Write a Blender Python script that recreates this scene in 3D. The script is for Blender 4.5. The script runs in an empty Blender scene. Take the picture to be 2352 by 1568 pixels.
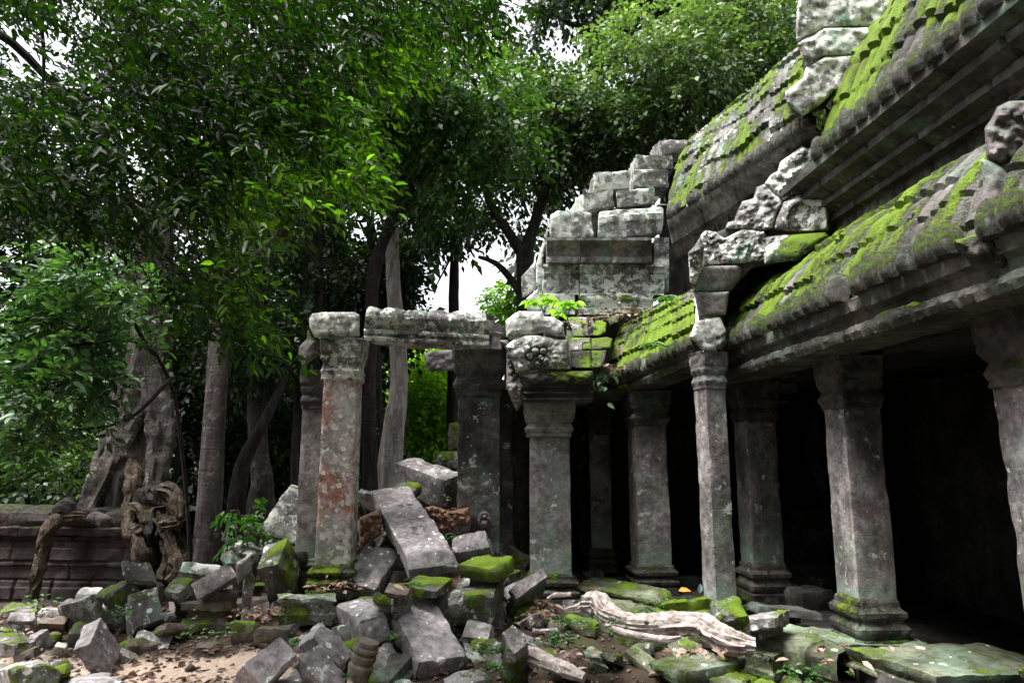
import bpy, math, random
import numpy as np
from mathutils import Vector
S = bpy.context.scene
COL = S.collection
R = math.radians
# ------------------------------------------------------------------ camera
CAMZ = 1.6
FPX, CX, CY = 1568.0, 1176.0, 784.0
PITCH = math.atan(0.176)
cp, sp = math.cos(PITCH), math.sin(PITCH)
cd = bpy.data.cameras.new('Camera'); cd.lens = 24; cd.sensor_width = 36; cd.clip_end = 600; cd.clip_start = .05
cam = bpy.data.objects.new('Camera', cd); COL.objects.link(cam)
cam.location = (0, 0, CAMZ); cam.rotation_euler = (R(90) + PITCH, 0, 0)
S.camera = cam
# ------------------------------------------------------------------ sky, sun, exposure
wd = bpy.data.worlds.new('World'); S.world = wd; wd.use_nodes = True
wt = wd.node_tree; wt.nodes.clear()
sky = wt.nodes.new('ShaderNodeTexSky'); sky.sky_type = 'NISHITA'; sky.sun_disc = False
SUN_EL, SUN_AZ = 71.0, -104.0        # azimuth: degrees clockwise from +Y (negative = from the left)
sky.sun_elevation = R(SUN_EL); sky.sun_rotation = R(SUN_AZ); sky.dust_density = 4; sky.air_density = 1.0; sky.ozone_density = .6
hsv = wt.nodes.new('ShaderNodeHueSaturation'); hsv.inputs['Saturation'].default_value = .22
bg = wt.nodes.new('ShaderNodeBackground'); bg.inputs[1].default_value = .125
wo = wt.nodes.new('ShaderNodeOutputWorld')
wt.links.new(sky.outputs[0], hsv.inputs['Color']); wt.links.new(hsv.outputs[0], bg.inputs[0]); wt.links.new(bg.outputs[0], wo.inputs[0])
sl = bpy.data.lights.new('Sun', 'SUN'); sl.energy = 3.6; sl.angle = R(32); sl.color = (1, .97, .92)
so = bpy.data.objects.new('Sun', sl); COL.objects.link(so)
sd = Vector((math.sin(R(SUN_AZ)) * math.cos(R(SUN_EL)), math.cos(R(SUN_AZ)) * math.cos(R(SUN_EL)), math.sin(R(SUN_EL))))
so.rotation_euler = sd.to_track_quat('Z', 'Y').to_euler(); so.location = (-6, 0, 20)
vs = S.view_settings; vs.view_transform = 'Standard'; vs.look = 'None'; vs.exposure = 1.8; vs.gamma = 1; vs.use_curve_mapping = False
S.cycles.max_bounces = 5; S.cycles.diffuse_bounces = 3; S.cycles.glossy_bounces = 2; S.cycles.transmission_bounces = 3; S.cycles.transparent_max_bounces = 4

# ------------------------------------------------------------------ maths helpers
def ray(px, py):
    px = np.asarray(px, float); py = np.asarray(py, float)
    rx = (px - CX) / FPX; ry = (CY - py) / FPX
    den = cp - ry * sp
    return np.stack([rx / den, np.ones_like(den), (ry * cp + sp) / den], -1)
CAMP = np.array([0, 0, CAMZ])
def W(px, py, d):
    """the point seen at (px, py) of the 2352 x 1568 photograph, d metres ahead"""
    return CAMP + ray(px, py) * np.asarray(d, float)[..., None]
def proj(P):
    v = np.asarray(P) - CAMP
    zc = v[..., 1] * cp + v[..., 2] * sp; yc = -v[..., 1] * sp + v[..., 2] * cp
    zc = np.where(zc < .05, .05, zc)
    return CX + FPX * v[..., 0] / zc, CY - FPX * yc / zc
def _hash(x, y, z, s):
    h = (x.astype(np.uint32) * np.uint32(374761393) + y.astype(np.uint32) * np.uint32(668265263) + z.astype(np.uint32) * np.uint32(2147483647 - 1274126177) + np.uint32(s * 974711 + 13))
    h = (h ^ (h >> np.uint32(13))) * np.uint32(1274126177); h = (h ^ (h >> np.uint32(16))) * np.uint32(2246822519); h = h ^ (h >> np.uint32(13))
    return h.astype(np.float64) / 2147483647.5 - 1.0
def vn(P, seed=0):
    P = np.asarray(P, float) + 1000.0
    i = np.floor(P).astype(np.int64); f = P - i; f = f * f * f * (f * (f * 6 - 15) + 10)
    r = 0
    for dx in (0, 1):
        for dy in (0, 1):
            for dz in (0, 1):
                w = (f[..., 0] if dx else 1 - f[..., 0]) * (f[..., 1] if dy else 1 - f[..., 1]) * (f[..., 2] if dz else 1 - f[..., 2])
                r = r + w * _hash(i[..., 0] + dx, i[..., 1] + dy, i[..., 2] + dz, seed)
    return r
def fbm(P, seed=0, o=4, g=.5):
    P = np.asarray(P, float); a = 1; r = 0; n = 0
    for k in range(o):
        r = r + a * vn(P * (2.03 ** k), seed + k * 7); n += a; a *= g
    return r / n
def worley(P, seed=0):
    P = np.asarray(P, float) + 1000.0; i = np.floor(P).astype(np.int64); best = np.full(P.shape[:-1], 9.0)
    for dx in (-1, 0, 1):
        for dy in (-1, 0, 1):
            for dz in (-1, 0, 1):
                c = i + [dx, dy, dz]; o = np.stack([_hash(c[..., 0], c[..., 1], c[..., 2], seed + k) * .5 + .5 for k in range(3)], -1)
                best = np.minimum(best, ((c + o - P) ** 2).sum(-1))
    return np.sqrt(best)
def sstep(a, b, x):
    t = np.clip((x - a) / (b - a), 0, 1); return t * t * (3 - 2 * t)
def nrm(v): return v / np.maximum(np.linalg.norm(v, axis=-1, keepdims=True), 1e-9)
RNG = np.random.default_rng(7)

def ground_z(x, y):
    x = np.asarray(x, float); y = np.asarray(y, float)
    z = -0.25 + 1.15 * np.exp(-(((x + 1.0) / 1.6) ** 2 + ((y - 10.2) / 1.9) ** 2))
    z = z + .18 * np.exp(-(((x + 1.9) / .9) ** 2 + ((y - 7.6) / .8) ** 2))
    z = z - .12 * np.exp(-(((x - .8) / .5) ** 2 + ((y - 5.6) / 1.5) ** 2)) - .34 * np.exp(-(((x - 1.3) / .75) ** 2 + ((y - 5.6) / .95) ** 2))
    z = z + .10 * np.exp(-(((x - 2.4) / 1.2) ** 2 + ((y - 7.4) / 1.2) ** 2))
    z = z - .12 * sstep(8.5, 11, y) * sstep(-2.5, -4.5, x)
    q = np.stack([x, y, 0 * x], -1)
    return z + .045 * fbm(q * .9, 3, 3) + .018 * fbm(q * 4, 5, 3)

# ------------------------------------------------------------------ object helpers
def thing(name, label, cat, loc=(0, 0, 0), group=None):
    o = bpy.data.objects.new(name, None); COL.objects.link(o); o.location = [float(v) for v in loc]
    o.empty_display_size = .1
    tag(o, label, cat, group); return o
def tag(o, label=None, cat=None, group=None, kind=None):
    if label: o['label'] = label
    if cat: o['category'] = cat
    if group: o['group'] = group
    if kind: o['kind'] = kind
    return o
def worldloc(o):
    v = Vector((0, 0, 0))
    while o is not None: v += Vector(o.location); o = o.parent
    return v
def vnormals(V, F):
    n = np.zeros_like(V)
    a = V[F[:, 0]]; b = V[F[:, 1]]; c = V[F[:, 2]]
    d = V[F[:, 3]] if F.shape[1] == 4 else c
    fn = np.cross(c - a, d - b) if F.shape[1] == 4 else np.cross(b - a, c - a)
    for k in range(F.shape[1]):
        for j in range(3): n[:, j] += np.bincount(F[:, k], fn[:, j], len(V))
    return nrm(n)
def mesh(name, V, F, mat, attrs=None, smooth=True, sharp=33):
    V = np.asarray(V, np.float32); F = np.asarray(F, np.int32)
    m = bpy.data.meshes.new(name)
    k = F.shape[1]
    m.vertices.add(len(V)); m.vertices.foreach_set('co', V.ravel())
    m.loops.add(F.size); m.loops.foreach_set('vertex_index', F.ravel())
    m.polygons.add(len(F)); m.polygons.foreach_set('loop_start', np.arange(0, F.size, k, dtype=np.int32))
    m.polygons.foreach_set('loop_total', np.full(len(F), k, np.int32))
    if smooth: m.polygons.foreach_set('use_smooth', np.ones(len(F), bool))
    for a, v in (attrs or {}).items():
        at = m.attributes.new(a, 'FLOAT', 'POINT'); at.data.foreach_set('value', np.asarray(v, np.float32))
    m.materials.append(mat); m.update(calc_edges=True); m.validate()
    if smooth and sharp: m.set_sharp_from_angle(angle=R(sharp))
    return m
def mk(name, V, F, mat, parent=None, attrs=None, smooth=True, origin=None):
    """link one mesh; V in world space, origin at the base centre (or the parent's)"""
    V = np.asarray(V, float)
    if parent is not None:
        o0 = np.array(worldloc(parent)); loc = (0, 0, 0)
    else:
        o0 = np.array([(V[:, 0].min() + V[:, 0].max()) / 2, (V[:, 1].min() + V[:, 1].max()) / 2, V[:, 2].min()]) if origin is None else np.array(origin)
        loc = tuple(float(v) for v in o0)
    o = bpy.data.objects.new(name, mesh(name, V - o0, F, mat, attrs, smooth)); COL.objects.link(o)
    o.location = loc
    if parent is not None: o.parent = parent
    return o
def merge(parts):
    Vs, Fs, Ms, n = [], [], [], 0
    for p in parts:
        Vs.append(p[0]); Fs.append(np.asarray(p[1]) + n); n += len(p[0])
        Ms.append(p[2] if len(p) > 2 and p[2] is not None else np.zeros(len(p[0])))
    return np.concatenate(Vs), np.concatenate(Fs), np.concatenate(Ms)

# ------------------------------------------------------------------ materials
class NT:
    def __init__(s, name):
        s.m = bpy.data.materials.new(name); s.m.use_nodes = True; s.t = s.m.node_tree; s.t.nodes.clear()
        s.out = s.t.nodes.new('ShaderNodeOutputMaterial')
    def n(s, typ, ins=None, **props):
        nd = s.t.nodes.new('ShaderNode' + typ)
        for k, v in props.items(): setattr(nd, k, v)
        for k, v in (ins or {}).items():
            if isinstance(v, bpy.types.NodeSocket): s.t.links.new(v, nd.inputs[k])
            else: nd.inputs[k].default_value = v
        return nd
    def math(s, op, a, b=0.0, c=0.0, clamp=False):
        return s.n('Math', {0: a, 1: b, 2: c}, operation=op, use_clamp=clamp).outputs[0]
    def step(s, v, a, b, lo=0.0, hi=1.0):
        return s.n('MapRange', {0: v, 1: a, 2: b, 3: lo, 4: hi}, interpolation_type='SMOOTHSTEP').outputs[0]
    def mix(s, f, a, b, blend='MIX'):
        nd = s.n('MixRGB', {0: f, 1: a, 2: b}, blend_type=blend); return nd.outputs[0]
    def noise(s, vec, scale, detail=4, rough=.55):
        return s.n('TexNoise', {'Vector': vec, 'Scale': scale, 'Detail': detail, 'Roughness': rough}).outputs[0]
def c4(c): return (c[0], c[1], c[2], 1)
MOSS_D, MOSS_B = (.022, .036, .004), (.142, .235, .007)
def stone_mat(name, c1, c2, stain=.5, lich=.4, spots=0., teal=.2, rust=0., bump=.6, mossd=MOSS_D, mossb=MOSS_B, joints=None):
    t = NT(name)
    tc = t.n('TexCoord'); oi = t.n('ObjectInfo')
    off = t.math('MULTIPLY', oi.outputs['Random'], 37.0)
    V = t.n('VectorMath', {0: tc.outputs['Object'], 1: t.n('CombineXYZ', {0: off, 1: off, 2: off}).outputs[0]}, operation='ADD').outputs[0]
    Vs = t.n('VectorMath', {0: V, 1: (1, 1, .3)}, operation='MULTIPLY').outputs[0]
    nA = t.noise(V, 2.6, 7, .62); nF = t.noise(V, 46, 4, .7); nM = t.noise(V, 14, 5, .65)
    col = t.mix(t.step(nA, .36, .66), c4(c1), c4(c2))
    lg = t.step(t.noise(V, 1.15, 5, .6), .34, .66, .62, 1.28); col = t.mix(1.0, col, t.n('CombineXYZ', {0: lg, 1: lg, 2: lg}).outputs[0], 'MULTIPLY')
    if rust > 0:
        col = t.mix(t.math('MULTIPLY', t.step(t.noise(V, 2.1, 5, .6), .44, .62), rust), col, (.33, .15, .105, 1))
    col = t.mix(1.0, col, t.n('CombineXYZ', {0: t.step(nM, .25, .75, .42, 1.42), 1: t.step(nM, .25, .75, .42, 1.42), 2: t.step(nM, .25, .75, .42, 1.42)}).outputs[0], 'MULTIPLY')
    col = t.mix(t.math('MULTIPLY', t.step(nF, .52, .72), .35), col, (.03, .027, .026, 1))
    st = t.step(t.noise(Vs, 2.3, 8, .68), .47, .62)
    col = t.mix(t.math('MULTIPLY', st, stain), col, (.022, .021, .020, 1))
    if teal > 0:
        dm_ = t.n('Attribute', attribute_name='damp').outputs['Fac']
        tl = t.math('MULTIPLY', t.step(t.math('ADD', t.math('MULTIPLY', dm_, .15), t.math('ADD', t.noise(V, 1.7, 9, .66), t.math('MULTIPLY', nF, .16))), .60, .68), t.math('MAXIMUM', t.step(dm_, .25, .9, 0, .5), min(1, teal * 2)))
        col = t.mix(tl, col, (.17, .28, .21, 1))
    l1 = t.math('ADD', t.noise(V, 7.5, 10, .72), t.math('MULTIPLY', t.noise(V, 1.6, 2), .35))
    th = .93 - .33 * lich
    col = t.mix(t.math('MULTIPLY', t.step(l1, th, th + .05), .85), col, (.56, .58, .53, 1))
    if spots > 0:
        for sc, kk in ((6.5, .40), (13.0, .32)):
            vo = t.n('TexVoronoi', {'Vector': t.n('VectorMath', {0: V, 1: t.n('TexNoise', {'Vector': V, 'Scale': 22.}).outputs[1]}, operation='MULTIPLY_ADD').outputs[0] if 0 else V, 'Scale': sc, 'Randomness': 1.0})
            sep = t.n('SeparateXYZ', {0: vo.outputs['Color']})
            gate = t.math('GREATER_THAN', sep.outputs[0], 1 - spots)
            rad = t.math('MULTIPLY_ADD', sep.outputs[1], kk * .62, .07)
            dd = t.math('ADD', vo.outputs['Distance'], t.math('MULTIPLY_ADD', nF, .22, -.11))
            rel = t.math('DIVIDE', dd, rad)
            disc = t.step(rel, 1.0, .86)
            ring = t.step(rel, .3, .6, .72, 1.0)
            col = t.mix(t.math('MULTIPLY', t.math('MULTIPLY', disc, gate), ring), col, (.66, .665, .65, 1))
    # moss from the mesh's own growth mask, broken up finely
    at = t.n('Attribute', attribute_name='moss')
    mf = t.math('ADD', at.outputs['Fac'], t.math('MULTIPLY', t.math('SUBTRACT', t.math('ADD', t.math('MULTIPLY', nF, .6), t.math('MULTIPLY', nM, 1.0)), .80), 1.5))
    mf = t.step(mf, .34, .74)
    mcol = t.mix(t.step(t.math('ADD', t.math('MULTIPLY', at.outputs['Fac'], .5), t.math('MULTIPLY', t.noise(V, 7, 6, .72), 1.1)), .62, 1.10), c4(mossd), c4(mossb))
    mcol = t.mix(t.step(t.noise(V, 3.1, 4, .6), .50, .68, 0, .55), mcol, (.075, .072, .012, 1))
    mcol = t.mix(t.step(t.noise(V, 90, 3, .7), .3, .7, .0, .5), mcol, c4(tuple(v * .45 for v in mossd)))
    col = t.mix(mf, col, mcol)
    hgt = t.math('ADD', t.math('MULTIPLY', nM, .55), t.math('MULTIPLY', nF, .35))
    hgt = t.math('ADD', hgt, t.math('MULTIPLY', mf, t.math('MULTIPLY_ADD', t.noise(V, 70, 3, .7), 1.1, .3)))
    if joints:
        br = t.n('TexBrick', {'Vector': t.n('VectorMath', {0: tc.outputs['Object'], 1: joints[0]}, operation='MULTIPLY').outputs[0], 'Scale': 1.0, 'Mortar Size': .02, 'Brick Width': joints[1], 'Row Height': joints[2]})
        hgt = t.math('SUBTRACT', hgt, t.math('MULTIPLY', br.outputs['Fac'], 1.6))
        col = t.mix(br.outputs['Fac'], col, (.012, .011, .011, 1))
    bm = t.n('Bump', {'Strength': bump, 'Distance': .032, 'Height': hgt})
    ps = t.n('BsdfPrincipled', {'Base Color': col, 'Roughness': t.step(nM, .3, .7, .72, .95), 'Normal': bm.outputs[0]})
    ps.inputs['Specular IOR Level'].default_value = .05 if name == 'inner_stone' else .3
    t.t.links.new(ps.outputs[0], t.out.inputs[0]); return t.m
def leaf_mat(name, dark, mid, bright, trans=.35, rough=.42, spec=.45):
    t = NT(name)
    at = t.n('Attribute', attribute_name='rnd').outputs['Fac']
    col = t.mix(t.step(at, .1, .6), c4(dark), c4(mid)); col = t.mix(t.step(at, .6, 1.0), col, c4(bright))
    ps = t.n('BsdfPrincipled', {'Base Color': col, 'Roughness': rough}); ps.inputs['Specular IOR Level'].default_value = spec
    tr = t.n('BsdfTranslucent', {0: t.mix(1.0, col, (1.45, 1.7, .5, 1), 'MULTIPLY')})
    mx = t.n('MixShader', {0: trans, 1: ps.outputs[0], 2: tr.outputs[0]})
    t.t.links.new(mx.outputs[0], t.out.inputs[0]); return t.m
def bark_mat(name, c1, c2, patch=(.35, .34, .32), pamt=.4, sc=1.0, mossy=0., zs=.16):
    t = NT(name); tc = t.n('TexCoord'); V = tc.outputs['Object']
    Vs = t.n('VectorMath', {0: V, 1: (1, 1, zs)}, operation='MULTIPLY').outputs[0]
    Vr = t.n('VectorMath', {0: V, 1: (.5, .5, 3.5 if zs < .5 else .6)}, operation='MULTIPLY').outputs[0]
    n1 = t.noise(Vs, 9 * sc, 8, .65); n2 = t.noise(V, 22 * sc, 6, .7); n3 = t.noise(Vr, 4 * sc, 5, .6)
    col = t.mix(t.step(n1, .35, .68), c4(c1), c4(c2))
    col = t.mix(t.math('MULTIPLY', t.step(t.math('ADD', t.noise(V, 5 * sc, 8, .7), t.math('MULTIPLY', n2, .3)), .70, .80), pamt), col, c4(patch))
    col = t.mix(t.step(n3, .58, .72, 0, .45), col, c4(tuple(v * .35 for v in c1)))
    if mossy: col = t.mix(t.math('MULTIPLY', t.step(t.noise(V, 2.2, 6, .7), .5, .62), mossy), col, (.03, .05, .015, 1))
    h = t.math('ADD', n1, t.math('ADD', t.math('MULTIPLY', n2, .5), t.math('MULTIPLY', n3, .4)))
    bm = t.n('Bump', {'Strength': .9, 'Distance': .09 if zs < .5 else .02, 'Height': h})
    ps = t.n('BsdfPrincipled', {'Base Color': col, 'Roughness': .9, 'Normal': bm.outputs[0]}); ps.inputs['Specular IOR Level'].default_value = .2
    t.t.links.new(ps.outputs[0], t.out.inputs[0]); return t.m
M = {}
M['block'] = stone_mat('sandstone_block', (.165, .15, .15), (.28, .26, .26), stain=.5, lich=.55, spots=.36, teal=.16)
M['spotted'] = stone_mat('sandstone_spotted', (.225, .207, .21), (.30, .28, .285), stain=.22, lich=.22, spots=.72, teal=.05)
M['smooth'] = stone_mat('sandstone_smooth', (.235, .213, .218), (.325, .30, .305), stain=.25, lich=.34, spots=.42, teal=.05)
M['greenish'] = stone_mat('algae_stone', (.085, .10, .052), (.20, .21, .145), stain=.45, lich=.30, spots=.08, teal=.2)
M['dark'] = stone_mat('sandstone_dark', (.060, .055, .053), (.115, .105, .10), stain=.7, lich=.15, spots=.06, teal=.15)
M['brown'] = stone_mat('sandstone_brown', (.15, .115, .088), (.20, .165, .14), stain=.55, lich=.22, spots=.1, teal=.05)
M['pale'] = stone_mat('sandstone_pale', (.16, .155, .148), (.27, .26, .25), stain=.5, lich=.86, spots=0, teal=.46)
M['carved'] = stone_mat('carved_stone', (.13, .122, .122), (.23, .22, .215), stain=.6, lich=.80, spots=0, teal=.40, bump=.9)
M['gallery'] = stone_mat('gallery_stone', (.145, .128, .122), (.235, .215, .215), stain=.5, lich=.22, spots=0, teal=.16)
M['roofpale'] = stone_mat('roof_stone_pale', (.10, .098, .092), (.20, .195, .185), stain=.45, lich=.52, spots=0, teal=.3, bump=.8)
M['cornice'] = stone_mat('cornice_stone', (.048, .042, .038), (.115, .10, .09), stain=.7, lich=.24, spots=0, teal=.14, bump=.9)
M['roof'] = stone_mat('roof_stone', (.062, .057, .050), (.125, .115, .108), stain=.5, lich=.22, spots=0, teal=.10, bump=.8)
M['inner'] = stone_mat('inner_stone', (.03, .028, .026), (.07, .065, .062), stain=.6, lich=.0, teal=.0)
M['pillar'] = stone_mat('pillar_stone', (.29, .245, .245), (.38, .345, .345), stain=.12, lich=.70, spots=.55, teal=.12, rust=.9)
M['shaft'] = stone_mat('shaft_stone', (.165, .142, .138), (.29, .265, .265), stain=.55, lich=.46, spots=0, teal=.11)
M['darkshaft'] = stone_mat('carved_pier_stone', (.05, .045, .045), (.14, .13, .13), stain=.6, lich=.42, spots=0, teal=.12, bump=1.0)
M['laterite'] = stone_mat('laterite_stone', (.030, .021, .020), (.062, .044, .040), stain=.6, lich=.02, teal=.0, bump=1.0, mossb=(.07, .10, .015))
M['bark_pale'] = bark_mat('bark_pale', (.045, .038, .033), (.135, .118, .108), (.34, .33, .31), .55)
M['bark_ring'] = bark_mat('bark_ringed', (.20, .17, .15), (.46, .42, .39), (.58, .56, .53), .5)
M['bark_grey'] = bark_mat('bark_grey', (.042, .034, .032), (.11, .093, .088), (.28, .27, .26), .5, 1.3)
M['bark_dark'] = bark_mat('bark_dark', (.014, .012, .011), (.045, .038, .034), (.10, .10, .09), .3)
M['bark_root'] = bark_mat('bark_root', (.25, .205, .18), (.54, .48, .45), (.74, .70, .67), .6, 2.0, zs=.9)
M['bark_tan'] = bark_mat('bark_tan', (.040, .029, .021), (.125, .095, .070), (.25, .22, .19), .45, 1.6)
# ------------------------------------------------------------------ shape builders
def boxgrid(n):
    nx, ny, nz = n
    I = np.stack(np.meshgrid(np.arange(nx + 1), np.arange(ny + 1), np.arange(nz + 1), indexing='ij'), -1)
    m = (I[..., 0] == 0) | (I[..., 0] == nx) | (I[..., 1] == 0) | (I[..., 1] == ny) | (I[..., 2] == 0) | (I[..., 2] == nz)
    idx = np.full(m.shape, -1); idx[m] = np.arange(m.sum()); P = I[m]
    F = []
    def q(a, flip):
        f = np.stack([a[:-1, :-1], a[1:, :-1], a[1:, 1:], a[:-1, 1:]], -1).reshape(-1, 4)
        F.append(f[:, ::-1] if flip else f)
    q(idx[0], True); q(idx[-1], False); q(idx[:, 0], False); q(idx[:, -1], True); q(idx[:, :, 0], True); q(idx[:, :, -1], False)
    return P, np.concatenate(F)
def moss_mask(V, N, bias, seed, k=.55, side=0.):
    n = fbm(V * 2.8, seed + 50, 5, .68)
    return np.clip(.5 + n * 1.15 + k * (N[:, 2] - .35) * .6 + bias + side * (1 - np.abs(N[:, 2])), 0, 1.2)
def block(O, A, B, C, res=.036, r=.013, amp=.022, seed=0, cuts=5, moss=-.4, mossk=.22, prof=None, pits=None, carve=0., cutd=.15, waves=0):
    """a weathered stone: the box spanned by three edges, its edges worn, corners broken, faces uneven"""
    rng = np.random.default_rng(seed + 11)
    a, b, c = A - O, B - O, C - O
    L = np.array([np.linalg.norm(a), np.linalg.norm(b), np.linalg.norm(c)])
    ah, bh, ch = a / L[0], b / L[1], c / L[2]
    n = np.clip(np.ceil(L / res), 3, 90).astype(int)
    P, F = boxgrid(n)
    if np.dot(np.cross(ah, bh), ch) < 0: F = F[:, ::-1]
    p = P / n * L
    rr = min(r, L.min() * .3)
    if prof is not None:
        w = p[:, 2] / L[2]; ins = np.interp(w, [q[0] for q in prof], [q[1] for q in prof])
        for k in (0, 1):
            p[:, k] = np.where(p[:, k] < L[k] / 2, p[:, k] + ins * (1 - 2 * p[:, k] / L[k]).clip(0, 1), p[:, k] - ins * (2 * p[:, k] / L[k] - 1).clip(0, 1))
    q = np.clip(p, rr, L - rr); dlt = p - q; ln = np.linalg.norm(dlt, axis=1)
    if prof is None: p = q + dlt / np.maximum(ln, 1e-9)[:, None] * np.minimum(ln, rr)[:, None]
    # broken corners and edges: clip by planes
    ctr = L / 2
    for k in range(cuts):
        sgn = rng.choice([-1, 1], 3); v = sgn * np.abs(rng.normal(0, 1, 3)); v[rng.integers(3)] *= rng.choice([0.05, .4, 1])
        v = v / np.linalg.norm(v)
        ext = (np.abs(v) * L / 2).sum(); dcut = ext - rng.uniform(.25, 1.0) * cutd * min(L.max() * .6, .8)
        e = (p - ctr) @ v - dcut; e = e + .012 * vn(p * 9 + k, seed)
        p = p - np.clip(e, 0, None)[:, None] * v
    V = O + p[:, :1] * ah + p[:, 1:2] * bh + p[:, 2:] * ch
    N = vnormals(V, F)
    h = amp * 1.5 * fbm(V * 2.2, seed, 3) + amp * .6 * fbm(V * 9, seed + 3, 3)
    # chipped edges
    dist = np.sort(np.minimum(p, L - p), axis=1)[:, 1]
    h = h - np.clip(1 - dist / .07, 0, 1) * np.clip(fbm(V * 5.5, seed + 9, 3) - .02, 0, 1) * .075
    if carve: h = h + carve * (.8 - 1.6 * worley(V * 10.0, seed + 21))
    if waves: h = h + min(.05, .12 * L[2]) * np.abs(np.sin(p[:, 0] / L[0] * math.pi * waves)) * ((p[:, 2] / L[2] > .22) & (p[:, 2] / L[2] < .5))
    mm = moss_mask(V, N, moss, seed, mossk)
    h = h + .02 * sstep(.5, .8, mm)
    V = V + N * h[:, None]
    if pits:
        for (u, v, rad) in pits:
            dd = np.hypot(p[:, 0] - u * L[0], p[:, 1] - v * L[1])
            on = (p[:, 2] < .03) & (dd < rad * 1.3)
            V[on] += ch * (.06 * (1 - sstep(rad * .6, rad * 1.3, dd[on])))[:, None]
    return V, F, mm
def solve_box(pO, pA, pB, pC, w=.10):
    """depths that make the three edges seen at these places most nearly square to each other"""
    r = [ray(*p) for p in (pO, pA, pB, pC)]
    best = None
    def resid(x):
        e = [np.exp(x[k]) * r[k + 1] - r[0] for k in range(3)]
        l = [np.linalg.norm(v) + 1e-9 for v in e]
        ml = sum(l) / 3
        return np.array([e[0] @ e[1] / l[0] / l[1], e[0] @ e[2] / l[0] / l[2], e[1] @ e[2] / l[1] / l[2], w * x[0], w * x[1], w * 2 * x[2]] + [.10 * math.log(v / ml) for v in l])
    for s0 in ((.05, .05, .02), (.02, .08, .05), (.08, .02, .05), (.05, .05, -.02), (-.02, .06, .03), (.06, -.02, .03)):
        x = np.array(s0, float); lam = 1e-3
        f = resid(x)
        for it in range(30):
            J = np.stack([(resid(x + 1e-5 * np.eye(3)[k]) - f) / 1e-5 for k in range(3)], 1)
            dx = -np.linalg.solve(J.T @ J + lam * np.eye(3), J.T @ f); dx = np.clip(dx, -.1, .1)
            f2 = resid(x + dx)
            if f2 @ f2 < f @ f: x = x + dx; f = f2; lam = max(lam * .4, 1e-7)
            else: lam *= 5
            if np.abs(dx).max() < 1e-5: break
        x = np.clip(x, -.28, .33)
        cost = resid(x) @ resid(x)
        E = [np.exp(x[k]) * r[k + 1] - r[0] for k in range(3)]
        if (E[0] + E[1] + E[2]) @ r[0] < 0: cost += 1.0       # the shared corner must bulge towards the eye
        if best is None or cost < best[0]: best = (cost, x)
    x = best[1]
    return [r[0]] + [np.exp(x[k]) * r[k + 1] for k in range(3)], best[0]
def sqloft(cx, cy, prof, res=.035, rot=0., amp=.006, seed=0, moss=-.5, mossk=.5, rad=.03, carve=0., lean=(0, 0), chip=.03, side=0., stretch=1.):
    """a square column lofted through (half width, z) steps"""
    pts = []
    for (h0, z0), (h1, z1) in zip(prof[:-1], prof[1:]):
        k = max(1, int(math.ceil(math.hypot(h1 - h0, z1 - z0) / res)))
        for j in range(k): pts.append((h0 + (h1 - h0) * j / k, z0 + (z1 - z0) * j / k))
    pts.append(prof[-1]); pts = np.array(pts)
    hm = max(p[0] for p in prof); m = max(6, int(2 * hm / res))
    u = np.linspace(-1, 1, m, endpoint=False)
    ring = np.concatenate([np.stack([u, -np.ones(m)], 1), np.stack([np.ones(m), u], 1), np.stack([-u, np.ones(m)], 1), np.stack([-np.ones(m), -u], 1)])
    K = len(ring); zb = pts[0, 1]
    def rnd(h):
        p = ring * h; q = np.clip(p, -(h - min(rad, h * .5)), h - min(rad, h * .5)); d = p - q; l = np.linalg.norm(d, axis=1, keepdims=True)
        return q + d / np.maximum(l, 1e-9) * np.minimum(l, rad)
    cr, sr = math.cos(rot), math.sin(rot)
    rows = []
    def add(h, z):
        p = rnd(max(h, 1e-3)); p[:, 0] *= stretch
        rows.append(np.stack([cx + p[:, 0] * cr - p[:, 1] * sr + lean[0] * (z - zb), cy + p[:, 0] * sr + p[:, 1] * cr + lean[1] * (z - zb), np.full(K, z)], 1))
    for k in (.001, .34, .67): add(pts[0, 0] * k, pts[0, 1])
    for h, z in pts: add(h, z)
    for k in (.67, .34, .001): add(pts[-1, 0] * k, pts[-1, 1])
    nr = len(rows); V = np.concatenate(rows)
    idx = np.arange(nr * K).reshape(nr, K); j2 = np.roll(idx, -1, 1)
    F = np.stack([idx[:-1], j2[:-1], j2[1:], idx[1:]], -1).reshape(-1, 4)
    N = vnormals(V, F)
    h = amp * fbm(V * 3, seed, 3) * 1.5 + amp * .8 * fbm(V * 12, seed + 2, 3)
    P2 = np.tile(ring, (nr, 1)); edge = np.minimum(1 - np.abs(P2[:, 0]), 1 - np.abs(P2[:, 1])) ; edge = 1 - np.maximum(1 - np.abs(P2[:, 0]), 1 - np.abs(P2[:, 1])) 
    h = h - sstep(.80, 1.0, edge) * np.clip(fbm(V * 4.5, seed + 9, 3), 0, 1) * chip * 2
    if carve: h = h + carve * (.8 - 1.6 * worley(V * 15.0, seed + 21)) * sstep(1.0, .75, edge)
    mm = moss_mask(V, N, moss, seed, mossk, side)
    return V + N * (h + .012 * sstep(.5, .9, mm))[:, None], F, mm
def resample(P, res, extra=None):
    P = np.asarray(P, float); out = [P[0]]
    for a, b in zip(P[:-1], P[1:]):
        k = max(1, int(math.ceil(np.linalg.norm(b - a) / res)))
        for j in range(1, k + 1): out.append(a + (b - a) * j / k)
    return np.array(out)
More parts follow.
